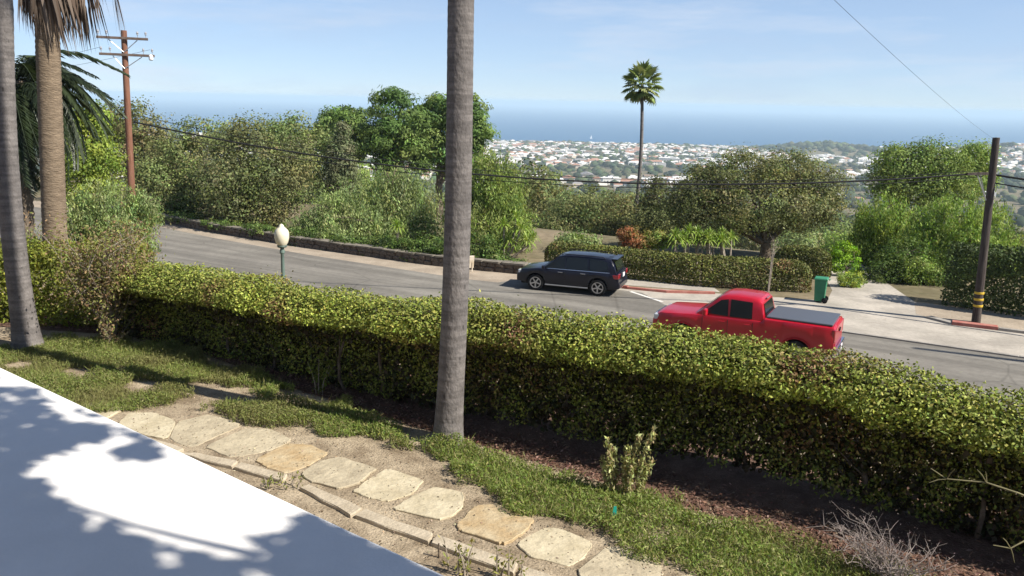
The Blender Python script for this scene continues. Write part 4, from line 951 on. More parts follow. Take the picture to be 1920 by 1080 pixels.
# ------------------------------------------------------------------ poles, lamp, cables
def pole(name, base, top, r0, r1, m, label):
    e = empty(name, base, label=label, cat='utility pole'); mb = MB()
    mb.tube([(0, 0, -.3), tuple((top - base) * .5), tuple(top - base)], [r0, (r0 + r1) / 2, r1], 12); mb.build('pole', m, e, smooth=50)
    return e
p1 = at(248, 400, 36); g1 = ground_at(p1.x, p1.y)
P1B = Vector((p1.x - .05, p1.y, g1)); P1T = at(232, 57, 36)
e1 = pole('utility_pole', P1B, P1T, .16, .115, m_pole_red, 'red brown wooden utility pole with two crossarms on the left')
ARM = Vector((.96, .22, -.015)).normalized()
insul = MB(); insul.lathe([(.012, -.1), (.012, 0), (.05, .01), (.035, .05), (.055, .07), (.03, .13), (.012, .14)], 8); insul_me = insul.mesh('insulator', m_insul, 40)
for z, ln, off in ((at(234, 72, 36).z, 1.95, 0.0), (at(236, 103, 36).z, 2.1, .15)):
    c = P1B.lerp(P1T, (z - P1B.z) / (P1T.z - P1B.z)) - P1B - Vector((0, .17, 0)) + ARM * off
    mb = MB(); R_ = ARM.to_track_quat('X', 'Z').to_matrix(); mb.box(c, (ln, .09, .10), R_); arm = bevel(mb.build('crossarm', m_armwood, e1), .012)
    for k in (-.46, -.3, .3, .46):
        o = link('insulator', insul_me, e1); o.location = c + ARM * (k * ln) + Vector((0, 0, .15))
    for sg in (-1, 1):
        mb = MB(); mb.tube([c + ARM * (sg * .55) - Vector((0, -.03, .06)), c - Vector((0, -.05, .55)) - ARM * off], .018, 5); mb.build('brace', m_galv, e1)
mb = MB(); c = at(283, 108, 36) - P1B; mb.lathe([(.05, -.12), (.09, -.08), (.09, .06), (.03, .12)], 10, c); mb.build('cutout_switch', m_porc, e1, smooth=40)
P2B = Vector((18.02, 32.12, 0.0)); P2T = at(1868, 258, 32.1)
e2 = pole('utility_pole', P2B, P2T, .165, .125, m_pole_dark, 'dark wooden pole with yellow bands at the right side of the street')
for k, y in enumerate((549, 561, 573)):
    p = at(1832, y, 32.1).z; mb = MB(); c = (P2T - P2B) * ((p - P2B.z) / (P2T.z - P2B.z))
    mb.lathe([(.168, -.045), (.172, -.04), (.172, .04), (.168, .045)], 14, c); mb.build('reflective_band', m_yellow, e2, smooth=40)
ca = P2B.lerp(P2T, (at(1855, 325, 32.1).z) / P2T.z) - P2B
A2 = Vector((-.93, -.12, -.03)).normalized()
mb = MB(); mb.box(ca + A2 * .45, (1.15, .09, .1), A2.to_track_quat('X', 'Z').to_matrix()); mb.build('side_arm', m_pole_dark, e2)
mb = MB(); mb.tube([ca + A2 * .62, ca + Vector((-.12, -.05, -1.0))], .022, 6); mb.build('brace', m_galv, e2)
mb = MB(); mb.tube([ca + A2 * .45 + Vector((0, .08, 0)), ca + Vector((-.1, .08, -.9))], .018, 6); mb.build('brace', m_galv, e2)
# a further pole out of sight up the street, whose shadow lies on the asphalt
P3B = W(-15.0, 33.4); e3 = pole('utility_pole', P3B, P3B + Vector((0, 0, 15.5)), .2, .13, m_pole_dark, 'tall wooden pole beyond the right edge of the picture')

def cable(label, a, b, sag, r, n=40, group=None):
    mb = MB(); a, b = Vector(a), Vector(b)
    c = (a + b) / 2; pts = []
    for i in range(n + 1):
        t = i / n; p = a.lerp(b, t) - c; p.z -= sag * 4 * t * (1 - t); pts.append(p)
    mb.tube(pts, r, 6); o = mb.build('cable', m_wire, None, smooth=80, label=label, cat='cable', group=group); o.location = c
    return o
c1 = P1B.lerp(P1T, (at(245, 228, 36).z - P1B.z) / (P1T.z - P1B.z)); c2 = P2B + ca + A2 * .85
cable('thick black cable sagging across the street from the dark pole', c2, c1 + Vector((.2, 0, 0)), 1.25, .033)
cable('thin upper cable sagging right of the red brown pole', c2 + Vector((.3, .1, .12)), c1 + Vector((.2, 0, .3)), 1.3, .012)
cable('thin lower cable sagging right of the red brown pole', c2 + Vector((.5, .1, -.1)), c1 + Vector((.2, 0, -.3)), 1.25, .014)
cable('cable running from the dark pole off to the right', P2B + ca + Vector((.1, 0, -.05)), P2B + ca + Vector((14, -9.5, -.2)), .45, .04)
cable('second cable running from the dark pole off to the right', P2B + ca + Vector((.1, 0, -.35)), P2B + ca + Vector((14, -9.5, -.6)), .45, .025)
cable('thin wire descending from the top right sky to the dark pole', P2T - Vector((0, 0, .1)), at(1470, -90, 9.5), .12, .0026)
for k in (-.46, .46):
    za = at(236, 103, 36).z + .25
    a = P1B.lerp(P1T, (za - P1B.z) / (P1T.z - P1B.z)) + ARM * (k * 2.1)
    cable('thin power line leaving the crossarm of the red brown pole' if k > 0 else 'thin power line at the outer end of the crossarm', a, a + Vector((-30, 18, -1)), .9, .006)

# street lamp
lp = at(528, 437, 23.5); lz = ground_at(lp.x, lp.y); LB = Vector((lp.x, lp.y, lz)); hz = lp.z - lz
le = empty('street_lamp', LB, label='street lamp with cream acorn globe rising behind the hedge', cat='street lamp')
mb = MB(); mb.lathe([(.19, 0), (.19, .12), (.15, .2), (.13, .6), (.09, .75), (.062, .85), (.048, hz - .75), (.045, hz - .6), (.075, hz - .55), (.06, hz - .46), (.05, hz - .42)], 16); mb.build('post', m_lamp_green, le, smooth=35)
mb = MB(); mb.lathe([(.05, hz - .42), (.12, hz - .40), (.14, hz - .36), (.13, hz - .335)], 16); mb.build('globe_holder', m_lamp_green, le, smooth=35)
mb = MB(); mb.lathe([(.125, hz - .33), (.165, hz - .27), (.200, hz - .14), (.205, hz - .03), (.18, hz + .07), (.12, hz + .14), (.08, hz + .165), (.07, hz + .20), (.045, hz + .24), (.012, hz + .26)], 24); mb.build('globe', m_globe, le, smooth=50)

# ------------------------------------------------------------------ vehicles
def loft(secs, m, name, parent, smooth=38, capf=True):
    """secs: [(x, [(y, z) from the bottom outside up to the middle top])], mirrored"""
    mb = MB(); n = len(secs[0][1]); ring = []
    for x, half in secs:
        pts = [(x, y, z) for y, z in half] + [(x, -y, z) for y, z in half[::-1]]
        ring.append(pts)
    N = 2 * n; vs = [p for r in ring for p in r]; fs = []
    for i in range(len(ring) - 1):
        for k in range(N - 1):
            fs.append((i * N + k, i * N + k + 1, (i + 1) * N + k + 1, (i + 1) * N + k))
    if capf: fs.append(tuple(range(N))); fs.append(tuple((len(ring) - 1) * N + k for k in range(N))[::-1])
    mb.add(vs, fs); return mb.build(name, m, parent, smooth=smooth)
def wheel_parts(parent, x, y, r, w, rim_m, side, spokes=5, rr=.66):
    """wheel = tyre mesh with rim, spokes as sub-parts; axis along y, outer side = sign(side)"""
    R_ = Matrix.Rotation(math.radians(-90 * side), 3, 'X')
    mb = MB(); mb.lathe([(r * .62, -w / 2), (r * .92, -w / 2), (r, -w * .34), (r, w * .34), (r * .93, w / 2), (r * rr, w / 2), (r * rr, w * .3), (r * .1, w * .25)], 32, (0, 0, 0), R_)
    t = mb.build('wheel', m_black, parent, smooth=40); t.location = (x, y, r)
    mb = MB(); mb.lathe([(r * rr * .99, w * .31), (r * rr * .99, w * .515), (r * rr * .88, w * .52), (r * rr * .84, w * .34)], 32, (0, 0, 0), R_, cap=False); mb.build('rim', rim_m, t, smooth=40)
    mb = MB(); mb.lathe([(r * .17, w * .28), (r * .17, w * .46), (r * .10, w * .49), (r * .02, w * .49)], 14, (0, 0, 0), R_); mb.build('hub', rim_m, t, smooth=40)
    for k in range(spokes):
        a = 2 * math.pi * k / spokes + .3; mb = MB(); q = Matrix.Rotation(a, 3, 'Z')
        rc_ = r * (rr * .9 + .15) / 2
        mb.box((0, 0, 0), (r * (rr * .9 - .1), r * .15, w * .12), None)
        vs = [R_ @ (q @ (Vector(p) + Vector((rc_, 0, w * .40)))) for p in mb.v]; mb.v = [tuple(p) for p in vs]
        mb.build('spoke', rim_m, t)
    return t
def patch(pts, off, m, name, parent, thick=.012, bev=0):
    """panel through 3-D points, thickened outward along off"""
    mb = MB(); off = Vector(off); n = len(pts); P = [Vector(p) for p in pts]
    mb.add(P + [p + off for p in P], [tuple(range(n)), tuple(range(n, 2 * n))] + [(i, (i + 1) % n, n + (i + 1) % n, n + i) for i in range(n)])
    return mb.build(name, m, parent)

def make_vehicle(kind, loc, ang, label, paint):
    V = empty('pickup_truck' if kind == 'pickup' else 'parked_car', loc, ang, label=label, cat='pickup truck' if kind == 'pickup' else 'car')
    if kind == 'suv':
        x0, x1, Wd = -2.26, 2.28, .92; wb = (-1.38, 1.38); r = .365; sill = .30
        top = [(-2.26, .98), (-2.22, 1.06), (1.0, 1.04), (1.30, 1.03), (2.05, .92), (2.20, .84), (2.28, .70)]
        belt = 1.0; roof = [(-2.16, 1.02), (-2.02, 1.40), (-1.90, 1.60), (-1.70, 1.655), (-.8, 1.70), (.1, 1.68), (.42, 1.60), (1.12, 1.05)]
        tumb = .15
    else:
        x0, x1, Wd = -2.95, 2.95, 1.0; wb = (-1.84, 1.84); r = .40; sill = .42
        top = [(-2.95, 1.30), (-2.90, 1.36), (-.80, 1.37), (-.72, 1.27), (1.15, 1.24), (1.35, 1.22), (2.65, 1.12), (2.85, 1.02), (2.95, .86)]
        belt = 1.22; roof = [(-.78, 1.28), (-.66, 1.80), (-.55, 1.90), (-.35, 1.935), (.2, 1.95), (.55, 1.92), (.72, 1.86), (1.42, 1.26)]
        tumb = .17
    tx, tz = [t[0] for t in top], [t[1] for t in top]
    ar = r * 1.17
    xs = set([x0, x0 + .03, x0 + .1, x0 + .25, x1 - .35, x1 - .2, x1 - .1, x1 - .03, x1] + tx)
    for c in wb:
        for k in range(15): xs.add(c + ar * math.cos(math.pi * k / 14))
        xs.add(c - ar - .001); xs.add(c + ar + .001)
    a = x0
    while a < x1: xs.add(a); a += .3
    xs = sorted(xs)
    def wplan(x):
        f = (x1 - x) / .75; b = (x - x0) / .35; k = 1.0
        if f < 1: k *= 1 - .17 * (1 - max(f, 0)) ** 2.2
        if b < 1: k *= 1 - (.09 if kind == 'suv' else .05) * (1 - max(b, 0)) ** 2
        return Wd * k
    secs = []
    for x in xs:
        zl = sill + (.06 if (x > x1 - .4 or x < x0 + .35) else 0)
        for c in wb:
            if abs(x - c) < ar: zl = max(zl, r + math.sqrt(max(ar * ar - (x - c) ** 2, 0)) * .98)
        zh = float(np.interp(x, tx, tz)); zl = min(zl, zh - .12); w = wplan(x)
        h = zh - zl
        half = [(w * .955, zl), (w * .985, zl + h * .10), (w * 1.0, zl + h * .42), (w * 1.0, zl + h * .62), (w * .99, zl + h * .70), (w * .975, zl + h * .86), (w * .945, zl + h * .965), (w * .88, zh), (w * .5, zh + .012 + .01), (0, zh + .03)]
        secs.append((x, half))
    loft(secs, paint, 'body', V, 32)
    mb = MB(); mb.box((0, 0, sill + .16), (x1 - x0 - .35, Wd * 1.55, .42)); mb.build('underbody', m_trim, V)
    # cabin
    rx, rz_ = [p[0] for p in roof], [p[1] for p in roof]; zr = max(rz_)
    def gy(z): return Wd * .93 - tumb * max(0, (z - belt)) / (zr - belt) * 1.15
    gx = set(rx); a = rx[0]
    while a < rx[-1]: gx.add(a); a += .16
    secs = []
    for x in sorted(gx):
        zh = float(np.interp(x, rx, rz_)); zl = belt - .04; h = zh - zl; taper = 1.0
        if x > rx[-1] - .9: taper = 1 - .05 * ((x - (rx[-1] - .9)) / .9) ** 2
        L_ = []
        for t in (0, .3, .6, .85): L_.append((gy(zl + h * t) * taper, zl + h * t))
        L_ += [(gy(zh) * taper - .03, zh - h * .045), (gy(zh) * taper * .86, zh - .004), (gy(zh) * .5, zh + .02 * min(1, h)), (0, zh + .03 * min(1, h))]
        secs.append((x, L_))
    loft(secs, paint, 'cabin', V, 32)
    def side(poly, m, name, off=.006):
        for sg in (1, -1):
            pts = [(x, sg * (gy(z) + .004), z) for x, z in poly]
            patch(pts, (0, sg * off, off * .2), m, name, V)
    def roofpt(x, yf, lift=.012):
        zh = float(np.interp(x, rx, rz_)); return (x, gy(zh) * yf, zh + lift)
    if kind == 'suv':
        side([(.99, 1.075), (.40, 1.52), (.12, 1.58), (.10, 1.06)], m_glass, 'front_window')
        side([(.03, 1.06), (.05, 1.585), (-.85, 1.60), (-.93, 1.06)], m_glass, 'rear_window')
        side([(-1.02, 1.07), (-.95, 1.595), (-1.55, 1.565), (-1.72, 1.50), (-1.80, 1.12)], m_glass, 'quarter_window')
        side([(1.05, 1.035), (1.05, 1.06), (-1.86, 1.075), (-1.86, 1.045)], m_chrome, 'belt_trim', .012)
        for x_, z_ in ((.28, .93), (-.72, .94)):
            for sg in (1, -1):
                mb = MB(); mb.box((x_, sg * (Wd * .985), z_), (.22, .035, .035)); bevel(mb.build('door_handle', m_chrome, V), .01)
        # windscreen, rear glass
        patch([(1.07, .70, 1.115), (.47, .60, 1.605), (.47, -.60, 1.605), (1.07, -.70, 1.115)], (.006, 0, .008), m_glass, 'windscreen', V)
        patch([(-2.165, .66, 1.14), (-1.99, .58, 1.53), (-1.99, -.58, 1.53), (-2.165, -.66, 1.14)], (-.012, 0, .006), m_glass, 'rear_screen', V)
        mb = MB(); mb.box((-2.0, 0, 1.635), (.26, 1.25, .045)); bevel(mb.build('roof_spoiler', paint, V), .015)
        for sg in (1, -1):
            mb = MB(); mb.tube([(.30, sg * .68, 1.665), (.2, sg * .69, 1.73), (-1.5, sg * .69, 1.72), (-1.62, sg * .68, 1.65)], .018, 6); mb.build('roof_rail', m_trim, V, smooth=60)
            mb = MB(); mb.box((-2.245, sg * .72, .93), (.07, .30, .20)); bevel(mb.build('tail_light', m_tail, V), .02)
            mb = MB(); mb.box((-2.13, sg * .878, .90), (.26, .03, .17)); bevel(mb.build('tail_light', m_tail, V), .012)
            mb = MB(); mb.box((2.12, sg * .66, .80), (.2, .30, .16)); bevel(mb.build('headlight', m_head, V), .03)
            mb = MB(); mb.box((1.0, sg * 1.02, 1.12), (.12, .22, .17)); bevel(mb.build('wing_mirror', paint, V), .04)
            mb = MB(); mb.box((0, sg * .91, .315), (1.9, .05, .05)); bevel(mb.build('running_board', m_galv, V), .012)
        mb = MB(); mb.box((-2.285, 0, .90), (.03, .34, .17)); mb.build('licence_plate', m_plate, V)
        mb = MB(); mb.box((-2.28, 0, 1.03), (.03, .9, .035)); mb.build('tailgate_trim', m_chrome, V)
        mb = MB(); mb.box((-2.24, 0, .50), (.14, 1.62, .26)); bevel(mb.build('bumper', paint, V), .05, 3)
        mb = MB(); mb.box((-2.29, 0, .41), (.06, 1.1, .07)); bevel(mb.build('bumper_trim', m_chrome, V), .015)
        mb = MB(); mb.box((2.24, 0, .66), (.05, .7, .22)); bevel(mb.build('grille', m_trim, V), .02)
    else:
        side([(1.22, 1.29), (.66, 1.76), (.42, 1.81), (.38, 1.27)], m_glass, 'front_window')
        side([(.32, 1.27), (.34, 1.82), (-.36, 1.80), (-.40, 1.28)], m_glass, 'rear_window')
        patch([(1.37, .74, 1.33), (.79, .64, 1.83), (.79, -.64, 1.83), (1.37, -.74, 1.33)], (.006, 0, .008), m_glass, 'windscreen', V)
        patch([(-.775, .66, 1.36), (-.675, .60, 1.76), (-.675, -.60, 1.76), (-.775, -.66, 1.36)], (-.012, 0, .004), m_glass, 'rear_screen', V)
        mb = MB(); mb.prism([(-2.86, -.87), (-.84, -.87), (-.84, .87), (-2.86, .87)], 1.385, 1.435, inset=.02); mb.build('tonneau_cover', m_tonneau, V)
        mb = MB(); mb.box((-.675, 0, 1.875), (.05, .45, .045)); bevel(mb.build('brake_light', m_tail, V), .01)
        for sg in (1, -1):
            mb = MB(); mb.box((-2.925, sg * .87, 1.08), (.10, .17, .42)); bevel(mb.build('tail_light', m_tail, V), .03)
            mb = MB(); mb.box((2.80, sg * .74, .93), (.22, .32, .2)); bevel(mb.build('headlight', m_head, V), .04)
            mb = MB(); mb.box((1.08, sg * 1.12, 1.36), (.14, .24, .24)); bevel(mb.build('wing_mirror', paint, V), .05)
            for x_ in (.55, -.28):
                mb = MB(); mb.box((x_, sg * .985, 1.08), (.22, .04, .045)); bevel(mb.build('door_handle', paint, V), .012)
            mb = MB(); mb.box((.2, sg * .96, .44), (2.4, .12, .06)); bevel(mb.build('running_board', m_trim, V), .015)
            for c in wb:
                mb = MB(); mb.tube([(c + ar * 1.02 * math.cos(math.pi * k / 14), sg * 1.0, r + ar * math.sin(math.pi * k / 14)) for k in range(15)], .02, 6); mb.build('wheel_arch', paint, V, smooth=60)
        mb = MB(); mb.box((-2.955, 0, .98), (.03, 1.50, .62)); bevel(mb.build('tailgate', paint, V), .012)
        mb = MB(); mb.box((-2.985, 0, 1.13), (.03, .28, .08)); mb.build('tailgate_handle', m_trim, V)
        mb = MB(); mb.box((-2.985, 0, .56), (.16, 1.88, .2)); bevel(mb.build('bumper', m_chrome, V), .04, 3)
        mb = MB(); mb.box((-3.075, 0, .58), (.02, .32, .15)); mb.build('licence_plate', m_plate, V)
        mb = MB(); mb.box((2.93, 0, .86), (.06, 1.1, .3)); bevel(mb.build('grille', m_chrome, V), .03)
    # door seams as thin dark recess strips
    seams = ((1.02, .10), (.08, .0), (-.96, .0)) if kind == 'suv' else ((1.2, .0), (.36, .0), (-.45, .0))
    for x_, _ in seams:
        for sg in (1, -1):
            mb = MB(); mb.box((x_, sg * (Wd * 1.0 - .012), (sill + belt) / 2 + .05), (.012, .03, belt - sill - .18)); mb.build('door_seam', m_trim, V)
    for c in wb:
        for sg in (1, -1):
            wheel_parts(V, c, sg * (Wd - .125), r, .25, m_alloy if kind == 'suv' else m_galv, sg, 5 if kind == 'suv' else 6, rr=.70 if kind == 'suv' else .62)
    return V
make_vehicle('suv', (2.61, 36.62, .006), math.atan2(.329, -.945), 'dark navy car parked against the red kerb', m_navy).scale = (1, 1, .96)
make_vehicle('pickup', (7.85, 27.75, .006), math.atan2(.469, -.883), 'bright red pickup truck with dark bed cover driving along the street', m_red)

# ------------------------------------------------------------------ bin, sapling, small garden things
bb = W(6.33, 36.95); be = empty('wheelie_bin', bb, math.radians(155), label='green wheeled rubbish bin at the end of the clipped hedge', cat='bin')
mb = MB(); mb.prism([(-.24, -.24), (.24, -.24), (.24, .24), (-.24, .24)], .06, .98, inset=.0)
mb.v = [(x * (.82 + .2 * (z - .06) / .92), y * (.82 + .2 * (z - .06) / .92), z) for x, y, z in mb.v]
bevel(mb.build('body', m_bin, be), .03, 3)
mb = MB(); mb.prism([(-.28, -.27), (.28, -.27), (.28, .27), (-.28, .27)], .985, 1.06, inset=.05); bevel(mb.build('lid', m_bin_lid, be, smooth=40), .02)
mb = MB(); mb.tube([(-.24, -.2, .95), (-.34, -.2, .98), (-.34, .2, .98), (-.24, .2, .95)], .016, 6); mb.build('handle', m_bin, be)
for sg in (1, -1):
    mb = MB(); mb.lathe([(.09, -.03), (.12, -.02), (.12, .02), (.09, .03)], 16, (-.22, sg * .24, .12), Matrix.Rotation(math.pi / 2, 3, 'X')); mb.build('wheel', m_black, be, smooth=40)
sp = at(1440, 545, 36.5); sb = Vector((sp.x, sp.y, 0)); se = empty('sapling_stake', sb, label='thin pale stake with a young sapling in front of the clipped hedge', cat='sapling')
mb = MB(); mb.tube([(0, 0, -.1), (.03, 0, 1.4), (.08, 0, 2.1)], [.03, .025, .02], 6); mb.build('stake', m_twig, se)
mb = MB(); mb.tube([(.05, .03, 0), (.1, .0, 1.6), (.22, 0, 2.5)], [.02, .016, .006], 6)
for k in range(7): mb.tube([(.12, 0, 1.5 + k * .12), (.12 + random.uniform(-.35, .35), random.uniform(-.2, .2), 1.9 + k * .13)], [.008, .003], 5)
mb.build('stem', m_twig, se)

def stalks(name, label, cat, base, specs, pal, leaf, per, twig=m_twig, matl=None, dens=1.0):
    e = empty(name, base, label=label, cat=cat); allV = []; allT = []
    mb = MB()
    for dx, dy, H, lx, ly in specs:
        pts = [Vector((dx + lx * t * t, dy + ly * t * t, H * t)) for t in np.linspace(0, 1, 6)]
        mb.tube(pts, [.010, .009, .008, .006, .004, .002], 5)
        n = per; t = RNG.uniform(.12, 1, n)
        P = np.stack([dx + lx * t * t, dy + ly * t * t, H * t], 1) + RNG.normal(size=(n, 3)) * .022
        V, T = quads(P, RNG.normal(size=(n, 3)), leaf * RNG.uniform(.7, 1.3, n), leaf * .38, tints(n, pal, .25), RNG.normal(size=(n, 3)) * .5 + np.array([[0, 0, .9]]))
        allV.append(V); allT.append(T)
    mb.build('stems', twig, e, smooth=60)
    if per: link('foliage', leaf_mesh('foliage', np.concatenate(allV), np.concatenate(allT), matl or LEAF), e)
    return e
stalks('stalk_plant', 'pale green plant with upright leafy stalks at the mulch edge', 'plant', W(3.28, 8.30, GZ),
       [(-.16, 0, .70, -.06, 0), (-.10, .04, .55, -.04, .02), (-.02, 0, .62, .02, 0), (.06, .03, .74, .08, 0), (.13, 0, .82, .16, 0), (.02, -.05, .5, .03, -.04), (.17, .02, .45, .10, 0), (-.2, .03, .45, -.05, 0)],
       [(.36, .39, .16), (.43, .44, .21), (.29, .31, .12), (.38, .32, .16)], .06, 230)
stalks('leafy_weed', 'small leafy sapling against the dark hedge left of the middle palm', 'plant', W(8.42, 8.95, GZ), [(0, 0, .62, .02, 0), (.05, 0, .5, .14, 0), (-.04, 0, .52, -.12, 0), (.02, .02, .4, .18, .05)], [(.13, .18, .03), (.17, .21, .04)], .07, 34)
stalks('weed', 'low yellow green weed at the edge of the white roof', 'weed', W(6.62, 6.42, GZ), [(random.uniform(-.2, .2), random.uniform(-.08, .08), .16, random.uniform(-.1, .1), 0) for _ in range(7)], [(.24, .25, .06), (.18, .21, .05)], .045, 16)
stalks('weed', 'spindly yellow green plant at the bottom edge left of the golden flagstone', 'weed', W(3.95, 6.0, GZ), [(random.uniform(-.12, .12), random.uniform(-.08, .08), random.uniform(.25, .42), random.uniform(-.12, .12), 0) for _ in range(6)], [(.25, .25, .06), (.18, .20, .05)], .055, 14)
stalks('weed', 'spindly yellow green plant over the pale flagstone at the bottom edge', 'weed', W(3.5, 6.15, GZ), [(random.uniform(-.14, .14), random.uniform(-.08, .08), random.uniform(.25, .40), random.uniform(-.12, .12), 0) for _ in range(6)], [(.25, .25, .06), (.18, .20, .05)], .055, 14)
# twiggy shrub at the left hedge
def twig_shrub(name, label, base, n, H, spread, pal, leaf, nleaf, m=m_twig, r=.012, sub=5, curl=0.0):
    e = empty(name, base, label=label, cat='shrub'); mb = MB(); tips = []
    for i in range(n):
        a = random.uniform(0, 6.28); sp_ = spread * random.uniform(.2, 1); h = H * random.uniform(.55, 1.05)
        p0 = Vector((random.uniform(-.08, .08) * spread, random.uniform(-.08, .08) * spread, 0)); pts = [p0]
        for k in range(1, 7):
            t = k / 6; pts.append(p0 + Vector((math.cos(a + curl * t) * sp_ * t ** 1.3, math.sin(a + curl * t) * sp_ * t ** 1.3, h * (t - (.35 if curl else 0) * t * t * random.uniform(.4, 1)))) + Vector([random.uniform(-.03, .03) for _ in range(3)]) * H)
        mb.tube(pts, [r, r * .85, r * .7, r * .55, r * .45, r * .35, r * .2], 5)
        for _ in range(sub):
            q = pts[random.randint(2, 5)]; d = Vector((random.uniform(-1, 1), random.uniform(-1, 1), random.uniform(.1, 1.1))).normalized() * H * random.uniform(.12, .3)
            mb.tube([q, q + d * .5 + Vector((0, 0, .01)), q + d], [r * .45, r * .3, r * .15], 4); tips.append(q + d); tips.append(q + d * .6)
        tips += pts[3:]
    mb.build('twigs', m, e, smooth=70)
    if nleaf:
        tp_ = np.array([tuple(t) for t in tips]); P = tp_[RNG.integers(0, len(tp_), nleaf)] + RNG.normal(size=(nleaf, 3)) * .05 * H
        V, T = quads(P, RNG.normal(size=(nleaf, 3)) + [0, 0, .4], leaf * RNG.uniform(.7, 1.3, nleaf), leaf * .5, tints(nleaf, pal, .25)); link('foliage', leaf_mesh('foliage', V, T, LEAF), e)
    return e
twig_shrub('twiggy_shrub', 'sparse brownish twiggy shrub in front of the left hedge', W(13.35, 9.0, GZ), 34, 2.1, .95, [(.22, .23, .07), (.26, .19, .10), (.19, .21, .06), (.24, .17, .10)], .06, 8500, r=.012, sub=7)
twig_shrub('twiggy_shrub', 'low dry shrub at the foot of the brownish twiggy shrub', W(13.0, 8.75, GZ), 12, .5, .4, [(.18, .17, .07), (.2, .14, .08)], .05, 420, r=.007)
m_grey = mat('dead_twig_grey', (0.24, 0.205, 0.19), .9, .1, var=.25, vscale=8)
twig_shrub('dead_shrub', 'tangled grey dead shrub at the bottom right below the hedge', W(.55, 7.95, GZ), 60, .62, .75, [(.25, .21, .19)], .02, 900, m=m_grey, r=.008, sub=7, curl=1.2)
twig_shrub('dead_shrub', 'low grey dry stems right of the tangled dead shrub', W(-.55, 7.75, GZ), 30, .42, .6, [(.25, .21, .19)], .02, 300, m=m_grey, r=.007, sub=6, curl=1.0)
# bare branches reaching in from the right
def branch(label, pts, r, twigs):
    b = Vector(pts[-1]); e = MB(); e.tube([Vector(p) - b for p in pts], [r * .25 + r * .75 * i / (len(pts) - 1) for i in range(len(pts))], 6)
    for a, c in twigs: e.tube([Vector(a) - b, (Vector(a) + Vector(c)) / 2 - b + Vector((0, 0, .01)), Vector(c) - b], [r * .4, r * .3, r * .15], 5)
    m_ = mat('green_branch', (0.17, 0.155, 0.085), .8, .2, var=.2, vscale=8)
    o = e.build('bare_branch', m_, None, smooth=60, label=label, cat='branch'); o.location = b
a_ = [tuple(at(x, y, Y)) for x, y, Y in ((1745, 878, 6.75), (1775, 898, 6.75), (1850, 905, 6.6), (1910, 925, 6.5), (1990, 960, 6.4), (2080, 1090, 6.3))]
branch('thin bare branch reaching in front of the hedge from the right', a_, .014, [(a_[1], at(1742, 905, 6.75)), (a_[1], at(1790, 880, 6.7)), (a_[2], at(1832, 880, 6.6)), (a_[2], at(1848, 884, 6.6))])
a_ = [tuple(at(x, y, Y)) for x, y, Y in ((1862, 1022, 6.4), (1895, 1028, 6.4), (1925, 1012, 6.4), (1980, 1040, 6.4), (2060, 1075, 6.3))]
branch('short forked twig at the bottom right corner', a_, .014, [(a_[1], at(1902, 1055, 6.4)), (a_[1], at(1880, 1008, 6.4))])
# stake, teal tag, dark stone, stick
mb = MB(); mb.tube([(0, 0, -.05), (0, 0, .16)], [.010, .009], 6); o = mb.build('wooden_stake', m_bark, label='small dark stake at the edge of the white roof', cat='stake'); o.location = W(4.28, 6.12, GZ)
fe = empty('garden_tag', W(3.13, 7.66, GZ), label='small teal plastic tag standing in the grass', cat='tag')
mb = MB(); mb.tube([(0, 0, -.03), (0, 0, .14)], .004, 5); mb.build('stick', m_galv, fe)
mb = MB(); mb.add([(-.02, 0, .1), (.025, .004, .1), (.02, .002, .2), (-.01, 0, .2), (-.02, .006, .1), (.025, .01, .1), (.02, .008, .2), (-.01, .006, .2)], [(0, 1, 2, 3), (7, 6, 5, 4), (0, 1, 5, 4), (1, 2, 6, 5), (2, 3, 7, 6), (3, 0, 4, 7)]); mb.build('flag', m_teal, fe)
bm = bmesh.new(); bmesh.ops.create_icosphere(bm, subdivisions=2, radius=1)
for v in bm.verts: v.co = Vector((v.co.x * .10, v.co.y * .07, v.co.z * .045)) * random.uniform(.8, 1.2)
me = bpy.data.meshes.new('rock'); bm.to_mesh(me); bm.free(); me.materials.append(m_bark); o = link('rock', me, label='small dark rock at the foot of the middle palm', cat='rock'); o.location = W(5.45, 8.52, GZ + .02)
mb = MB(); mb.tube([(0, 0, 0), (.12, .03, .02), (.22, .1, .01)], [.008, .007, .004], 5); o = mb.build('fallen_stick', m_twig, label='small pale stick lying on the soil by the grass', cat='stick'); o.location = W(2.95, 7.28, GZ + .03)

